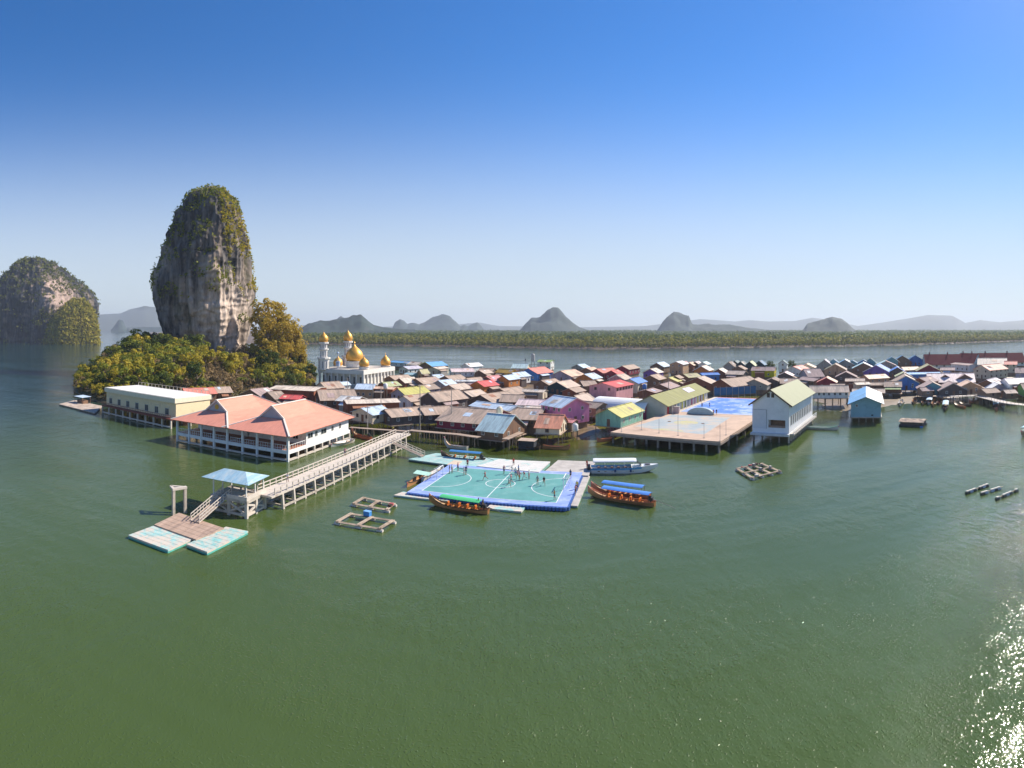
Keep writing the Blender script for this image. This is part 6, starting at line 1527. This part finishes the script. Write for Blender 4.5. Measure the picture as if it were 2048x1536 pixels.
def crown_mesh(rd, mat, name, nclump, nleaf, rx, rz, leaf, sparse=0):
    mb = MB()
    for _ in range(nclump):
        ph = rd.uniform(0, 6.283); u = rd.uniform(-.8, .86); rr = math.sqrt(max(0, 1-u*u))*rd.uniform(.55,1.0)
        c = Vector((rx*rr*cos(ph), rx*rr*sin(ph), rz*u)); cr = rd.uniform(.28,.46)*rx
        for _ in range(nleaf):
            d = Vector((rd.gauss(0,1), rd.gauss(0,1), rd.gauss(0,1)+.25)).normalized()
            leaf_quad(mb, c+Vector((d.x*cr, d.y*cr, d.z*cr*.8))*rd.uniform(.75,1.05), leaf*rd.uniform(.7,1.2), rd, flat=.7, out=d)
    return mb
def make_tree(rd, name, mat, hgt, rx, rz, nclump, nleaf, leaf, label, group):
    r = thing(name, label, 'tree', (0,0,-500), 0, group)
    mb = MB(); top = Vector((rd.uniform(-.4,.4), rd.uniform(-.4,.4), hgt*.62)); zc = hgt-rz
    mb.tube((0,0,-.6), top*.5, .06*hgt*.55, .05*hgt*.45, 7); mb.tube(top*.5, top, .05*hgt*.45, .02*hgt, 7)
    for k in range(5):
        a = rd.uniform(0, 6.283); s = top*rd.uniform(.5,.95); e = Vector((cos(a)*rx*.75, sin(a)*rx*.75, zc+rd.uniform(-.3,.5)*rz)); mb.tube(s, e, .016*hgt, .006*hgt, 5)
    mb.build('trunk', BARK, r)
    cm = crown_mesh(rd, mat, 'crown', nclump, nleaf, rx, rz, leaf); o = cm.build('crown', mat, r); o.location = (0, 0, zc)
    return r
rt = random.Random(33)
KIND = {}
def kind(key, *a):
    KIND[key] = [make_tree(rt, *a) for _ in range(2)]
kind('g', 'broadleaf_tree', LEAF_G, 9.0, 3.8, 3.0, 15, 34, .62, 'olive green bushy tree on the wooded slope around the rock', 'olive trees round the rock')
kind('y', 'broadleaf_tree', LEAF_Y, 8.5, 3.6, 2.9, 15, 34, .60, 'yellowish leaved tree on the wooded slope around the rock', 'yellow trees round the rock')
kind('d', 'broadleaf_tree', LEAF_D, 10.0, 3.8, 3.4, 15, 36, .62, 'dark green tree on the wooded slope around the rock', 'dark trees round the rock')
kind('b', 'bare_bush', LEAF_B, 6.5, 3.2, 2.4, 13, 26, .48, 'dry brown half bare bush on the wooded slope around the rock', 'dry bushes round the rock')
kind('r', 'tall_tree', LEAF_R, 16.0, 4.2, 6.4, 40, 26, .60, 'tall rusty yellow tree at the right foot of the rock', 'tall rusty trees right of the rock')
pts = []; tries = 0
rockc = rat(410, R0)
def in_rock(p): return (p-rockc).length < 27
used = {k: 0 for k in KIND}
while tries < 9000 and len(pts) < 330:
    tries += 1
    px = rt.uniform(146, 632); r_ = rt.uniform(196, 352); p = rat(px, r_)
    if not inside(p) or in_rock(p): continue
    d0 = min(seg_d(p, SH[i], SH[(i+1)%len(SH)]) for i in range(len(SH)))
    if d0 < 1.2: continue
    if any((p.x-q.x)**2+(p.y-q.y)**2 < 5.0**2 for q in pts): continue
    pts.append(p)
    v = noise.noise(p*.035+Vector((4,2,0))); q = rt.random()
    if px < 330: k = 'g' if q < .40 else 'y' if q < .78 else 'd' if q < .92 else 'b'
    elif px < 500: k = 'b' if q < .34 else 'y' if q < .70 else 'g' if q < .92 else 'd'
    else: k = 'y' if q < .34 else 'r' if (q < .50 and 505 < px < 600 and r_ > 262) else 'b' if q < .62 else 'g' if q < .86 else 'd'
    if (p-rockc).length < 42 and px < 470: k = 'd' if q < .6 else k
    s = rt.uniform(.72, 1.30)*(.72 if d0 < 10 else 1)
    if 405 < px < 520 and r_ > 262: s *= .62; k = 'b' if q < .5 else 'y'
    src = KIND[k][used[k] % 2]; p.z = hill_z(p)-.2
    sc3 = (s*rt.uniform(.9,1.15), s*rt.uniform(.9,1.15), s*rt.uniform(.9,1.1))
    if used[k] < 2: src.location = p; src.scale = sc3
    else: dup(src, p, rt.uniform(0,6.28), None, None, sc3)
    used[k] += 1
# the tall trees that stand out against the sky right of the rock
for px, r_, s in ((582,300,1.6),(567,296,1.35),(552,308,1.75),(536,296,1.3),(600,292,1.0),(524,312,1.8),(545,318,1.75),(572,310,1.5),(592,305,1.3)):
    p = rat(px, r_); p.z = hill_z(p)-.3; dup(KIND['r'][int(px) % 2], p, rt.uniform(0,6.28), None, None, (s*.9,s*.9,s))
for px, r_, s in ((270,318,1.35),(262,300,1.1),(285,330,1.3),(300,322,1.25),(248,300,1.15)):
    p = rat(px, r_); p.z = hill_z(p)-.3; dup(KIND['d' if px != 270 else 'g'][int(px) % 2], p, rt.uniform(0,6.28), None, None, (s,s,s))
# palms in front
def palm(loc, hgt, label):
    r = thing('palm_tree', label, 'tree', loc, rt.uniform(0,6), 'palms at the foot of the slope')
    mb = MB(); pr = Vector((0,0,-.5))
    for i in range(6): q = Vector((.12*i, 0, hgt*(i+1)/6)); mb.tube(pr, q, .2-.015*i, .19-.015*i, 7); pr = q
    mb.build('trunk', BARK, r)
    mb = MB()
    for k in range(15):
        a = 2*pi*k/15+rt.uniform(-.2,.2); up = rt.uniform(.3,1.3); L = rt.uniform(2.4,3.2); last = pr.copy()
        for j in range(1, 7):
            t = j/6; q = pr+Vector((cos(a)*L*t, sin(a)*L*t, up*t*1.6-2.4*t*t)); w_ = .42*(1-t*.75); n_ = Vector((-sin(a), cos(a), 0))*w_
            mb.add([last-n_+Vector((0,0,-.15)), last, q, q-n_*.9+Vector((0,0,-.15))], [(0,1,2,3)]); mb.add([last, last+n_+Vector((0,0,-.15)), q+n_*.9+Vector((0,0,-.15)), q], [(0,1,2,3)]); last = q
    mb.build('crown', LEAF_G, r)
for px, r_, hh in ((528,232,6.5),(486,226,5.5),(556,236,6),(420,214,5)):
    p = rat(px, r_); p.z = max(.2, hill_z(p)); palm(p, hh, 'small palm at the foot of the slope behind the salmon roofs')
# undergrowth closes the gaps between the trees
mb = MB(); k = 0
while k < 7000:
    p = rat(rt.uniform(146,632), rt.uniform(198,345))
    if not inside(p) or (p-rockc).length < 20: continue
    p.z = hill_z(p)+rt.uniform(.1,2.2); leaf_quad(mb, p, rt.uniform(.6,1.1), rt, flat=.8); k += 1
struct(mb.build('undergrowth', leaf_mat('leaf_under', [(.045,.045,.012),(.12,.09,.028),(.22,.15,.05)])), 'stuff')
# two bushy trees on the far shore beyond the yellow house, mangrove at the village edge
for px, py, s, lb in ((1541,728,.75,'round dark tree beyond the yellow house, nearer to it'),(1583,726,.8,'round dark tree beside the narrow white tower house')):
    p = at(px, 738, 2); p.z = .5; dup(KIND['d'][0], p, 1.0, lb, 'trees on the far shore', (s,s,s*.95))
# ------------------------------------------------------------------ people
SKIN = M('skin', (.36,.20,.13), .6, .08, 4); HAIR = M('hair_black', (.018,.015,.014), .6, .2); EYE = M('eye_dark', (.02,.015,.012), .3)
CL = {k: M('cloth_'+k, c, .85, .12, 3) for k, c in dict(red=(.50,.05,.05), white=(.72,.70,.68), grey=(.33,.33,.35), black=(.03,.03,.04), navy=(.035,.06,.16), pink=(.66,.28,.32), tan=(.46,.33,.22), blue=(.10,.22,.52), orange=(.70,.25,.06), dark=(.07,.06,.06), yellow=(.68,.52,.08)).items()}
def skin_mesh(name, verts, edges, radii, root, sub=1):
    me = bpy.data.meshes.new(name); me.from_pydata(verts, edges, []); o = bpy.data.objects.new(name, me); COL.objects.link(o)
    o.modifiers.new('skin','SKIN'); 
    if not me.skin_vertices: 
        bpy.context.view_layer.objects.active = o; bpy.context.view_layer.update()
    for i, rr in enumerate(radii): me.skin_vertices[0].data[i].radius = (rr, rr) if not isinstance(rr, tuple) else rr
    me.skin_vertices[0].data[root].use_root = True
    s = o.modifiers.new('sub','SUBSURF'); s.levels = sub; s.render_levels = sub
    dg = bpy.context.evaluated_depsgraph_get(); res = bpy.data.meshes.new_from_object(o.evaluated_get(dg)); bpy.data.objects.remove(o)
    return res
def person_proto(pose):
    """joint positions for a 1.7 m figure facing -Y; returns body, shirt, shorts, hair meshes"""
    J = {}
    J['pel'] = (0,0,.92); J['wai'] = (0,.01,1.08); J['che'] = (0,.0,1.28); J['nek'] = (0,.0,1.44); J['hed0'] = (0,-.01,1.50); J['hed1'] = (0,-.02,1.59); J['hed2'] = (0,-.01,1.68)
    st = pose
    def arm(s, sw, el):
        sh = Vector((s*.18,0,1.40)); e = sh+Vector((s*.07, -sin(sw)*.28, -cos(sw)*.28)); h = e+Vector((s*.02, -sin(sw+el)*.24, -cos(sw+el)*.24)); return sh, e, h
    def leg(s, sw, kn):
        hp = Vector((s*.09,0,.90)); k = hp+Vector((s*.02, -sin(sw)*.43, -cos(sw)*.43)); a = k+Vector((0, sin(kn-sw)*.42, -cos(kn-sw)*.42)); return hp, k, a
    A = [arm(-1, *st[0]), arm(1, *st[1])]; G = [leg(-1, *st[2]), leg(1, *st[3])]
    dz = .075-min(G[0][2].z, G[1][2].z)
    names = ['pel','wai','che','nek','hed0','hed1','hed2']; V_ = [Vector(J[n]) for n in names]; Rr_ = [(.15,.105),(.135,.095),(.165,.105),.055,.06,(.078,.095),(.062,.072)]
    E = [(0,1),(1,2),(2,3),(3,4),(4,5),(5,6)]
    for s, (sh, e, h) in zip((-1,1), A):
        b_ = len(V_); V_ += [sh, e, h, h+(h-e).normalized()*.06]; Rr_ += [.055,.042,.028,(.036,.018)]; E += [(2,b_),(b_,b_+1),(b_+1,b_+2),(b_+2,b_+3)]
        hd = (h-e).normalized(); base = h+hd*.07; side = Vector((0,1,0)) if abs(hd.y) < .8 else Vector((0,0,1))
        pb = b_+3
        for f in range(4):
            o_ = side*(-.03+.02*f); ln = (.062,.075,.07,.055)[f]; bb = len(V_); V_ += [base+o_+hd*.01, base+o_+hd*ln*.6, base+o_*1.05+hd*ln+Vector((-s*.015,0,0))]; Rr_ += [.009,.0085,.007]; E += [(pb,bb),(bb,bb+1),(bb+1,bb+2)]
        bb = len(V_); V_ += [h+hd*.03-side*.035, h+hd*.07-side*.055]; Rr_ += [.011,.009]; E += [(b_+2,bb),(bb,bb+1)]
    for s, (hp, k, a) in zip((-1,1), G):
        b_ = len(V_); V_ += [hp, k, a, a+Vector((0,.03,-.05)), a+Vector((s*.015,-.16,-.055))]; Rr_ += [.085,.06,.038,.036,(.04,.022)]; E += [(0,b_),(b_,b_+1),(b_+1,b_+2),(b_+2,b_+3),(b_+3,b_+4)]
    V_ = [v+Vector((0,0,dz)) for v in V_]
    body = skin_mesh('body', V_, E, Rr_, 0)
    sv = [Vector(J[n]) for n in ('pel','wai','che')]+[Vector((0,0,1.42))]; sr = [(.155,.115),(.15,.112),(.178,.122),.085]; se = [(0,1),(1,2),(2,3)]
    for s, (sh, e, h) in zip((-1,1), A): b_ = len(sv); sv += [sh, sh.lerp(e,.75)]; sr += [.075,.062]; se += [(2,b_),(b_,b_+1)]
    shirt = skin_mesh('shirt', [v+Vector((0,0,dz)) for v in sv], se, sr, 0)
    lv = [Vector((0,0,.95)), Vector((0,0,.88))]; lr = [(.16,.118),(.16,.12)]; le = [(0,1)]
    for s, (hp, k, a) in zip((-1,1), G): b_ = len(lv); lv += [hp, k.lerp(hp,.15)]; lr += [.10,.088]; le += [(1,b_),(b_,b_+1)]
    shorts = skin_mesh('shorts', [v+Vector((0,0,dz)) for v in lv], le, lr, 0)
    hv = [Vector((0,.02,1.62+dz)), Vector((0,.03,1.70+dz))]; hair = skin_mesh('hair', hv, [(0,1)], [(.082,.094),(.066,.074)], 0)
    # face: nose, ears, eyes, mouth
    f = MB(); z = 1.60+dz; f.bar((0,-.105,z-.035),(0,-.090,z+.005),.022,.02)
    for s in (-1,1): f.box(s*.083-.008, s*.083+.008, -.03,.01, z-.03, z+.02)
    fe = MB()
    for s in (-1,1): fe.box(s*.032-.012, s*.032+.012, -.106,-.09, z, z+.012)
    fe.box(-.022,.022,-.098,-.085, z-.062, z-.052)
    return body, shirt, shorts, hair, f, fe
POSES = [((.15,.15),(-.1,.1),(.05,.02),(-.05,.03)),                    # standing
         ((.7,.7),(-.6,.4),(-.45,.75),(.55,.35)),                      # running
         ((.5,1.2),(.45,1.1),(.12,.2),(-.2,.25)),                      # hands in front, walking
         ((.2,.2),(-1.2,.2),(.3,.2),(-.4,.6))]                         # arm out, stepping
PROTO = [person_proto(p) for p in POSES]
def person(label, px, py, facing, pose, shirt, shorts, z, scale=1.0, group=None):
    b, s, l, hr, f, fe = PROTO[pose]; p = at(px, py, z)
    r = thing('person', label, 'person', p, facing, group); r.scale = (scale,)*3
    def part(nm, me, mat):
        me = me.copy(); me.materials.clear(); me.materials.append(mat); me.polygons.foreach_set('use_smooth', [True]*len(me.polygons)); o = bpy.data.objects.new(nm, me); COL.objects.link(o); o.parent = r; return o
    part('body', b, SKIN); part('shirt', s, CL[shirt]); part('shorts', l, CL[shorts]); part('hair', hr, HAIR)
    f.build('nose_and_ears', SKIN, r) if 0 else None
    o = fe.build('face_features', EYE, r) if 0 else None
    fc_ = MB(); fc_.v = f.v+fe.v; fc_.f = f.f+[tuple(i+len(f.v) for i in q) for q in fe.f]; fc_.m = f.m+[1]*len(fe.f); 
    o = fc_.build('face', [SKIN, EYE], r); struct(o, 'stuff')
    return r
zf = ZF+.02
PP = [('person in black top with white shorts at the left penalty arc',899,947,1.2,0,'black','white'),('person in white shirt standing beside the black topped one at the left arc',904,946,-1,0,'white','tan'),
 ('person in pink and red at the back left edge of the court',916,942,2,0,'pink','navy'),('person in white shorts stepping left of the tall dark dressed one',928,951,.5,2,'white','white'),
 ('person in dark navy clothes near the back left of the court',932,949,-.8,0,'navy','navy'),('person in red shirt just behind the navy dressed one',935,935,.3,0,'red','black'),
 ('person in red shirt and shorts alone left of the centre circle',970,960,1.5,1,'red','red'),('person in pale shirt where the halfway line meets the back edge',1008,948,-.5,2,'pink','dark'),
 ('person in red on the white float behind the crowd',1027,932,.2,0,'red','dark'),('person in white shirt at the left of the crowd',1024,948,1,1,'white','white'),
 ('person in grey shirt leading at the right end of the centre circle',1018,974,-1.5,1,'grey','tan'),('person in pink shirt close to the grey shirted one',1022,966,1.8,3,'pink','dark'),
 ('person in white in the middle of the crowd',1031,952,2.4,0,'white','blue'),('person in blue shirt at the back of the crowd',1037,947,-2,0,'blue','navy'),
 ('person in pink shirt at the front of the crowd',1035,958,.7,3,'pink','tan'),('person in orange tan shorts at the front of the crowd',1039,961,-.7,2,'pink','orange'),
 ('person in red shirt at the right of the crowd',1048,959,1.1,1,'red','white'),('person in white shirt apart to the right of the crowd',1058,958,-1,0,'white','pink'),
 ('person in grey standing at the middle of the right half',1075,970,.4,0,'grey','tan'),('person in dark clothes at the top of the right penalty arc',1088,971,-.4,1,'dark','tan'),
 ('person in orange shirt at the near right corner of the field',1109,1000,1.2,2,'orange','navy')]
for lb, px, py, fz, ps, a, b_ in PP: person(lb, px, py, fz+f_az, ps, a, b_, zf, .97, 'players on the floating court')
person('person in black beside the right goal', 1141, 957, 1, 0, 'navy','black', zf)
person('person in red by the stern of the speedboat', 1174, 937, 1.2, 0, 'red','red', .62)
person('person in pink shirt on the narrow float right of the court', 1151, 990, -.6, 2, 'pink','dark', .37)
person('person in yellow and black on the narrow float right of the court', 1154, 981, .6, 0, 'yellow','black', .37)
person('person in black standing at the stern of the green canopied boat, left of two', 957, 1018, 1.4, 0, 'black','black', .55)
person('person in black standing at the stern of the green canopied boat, right of two', 966, 1020, -1.2, 0, 'dark','black', .55)
person('person in blue shirt under the shelter on the pier', 521, 972, .5, 0, 'blue','tan', ZP)
person('person in white walking on the pier near the shelter', 575, 967, p_az, 2, 'white','grey', ZP)
person('person in pink walking on the middle of the pier', 690, 912, p_az+pi, 2, 'pink','navy', ZP)
person('person in yellow at the village end of the pier', 786, 866, 0, 0, 'yellow','dark', ZP)
for lb, px, py, a, b_ in (('person in dark blue by the far line of the blue court',1404,816,'navy','dark'),('person in blue running on the blue court',1419,815,'blue','dark'),('person in pink near the right corner of the blue court',1427,830,'pink','navy'),('person in black beside the pink one on the blue court',1433,830,'black','dark')):
    person(lb, px, py, 1, 1 if 'running' in lb else 0, a, b_, ZC+.075)
# ------------------------------------------------------------------ the air over the bay
mb = MB(); mb.box(-9500, 9500, -600, 9800, -1.5, 265)
hz = mb.build('haze', [])
hm = bpy.data.materials.new('haze'); hm.use_nodes = True; N = hm.node_tree.nodes
N.remove(N['Principled BSDF']); pv = N.new('ShaderNodeVolumePrincipled')
pv.inputs['Color'].default_value = (.78,.87,1.0,1); pv.inputs['Density'].default_value = 0.00012; pv.inputs['Anisotropy'].default_value = .2
hm.node_tree.links.new(pv.outputs[0], N['Material Output'].inputs['Volume'])
hz.data.materials.append(hm); struct(hz, 'stuff')
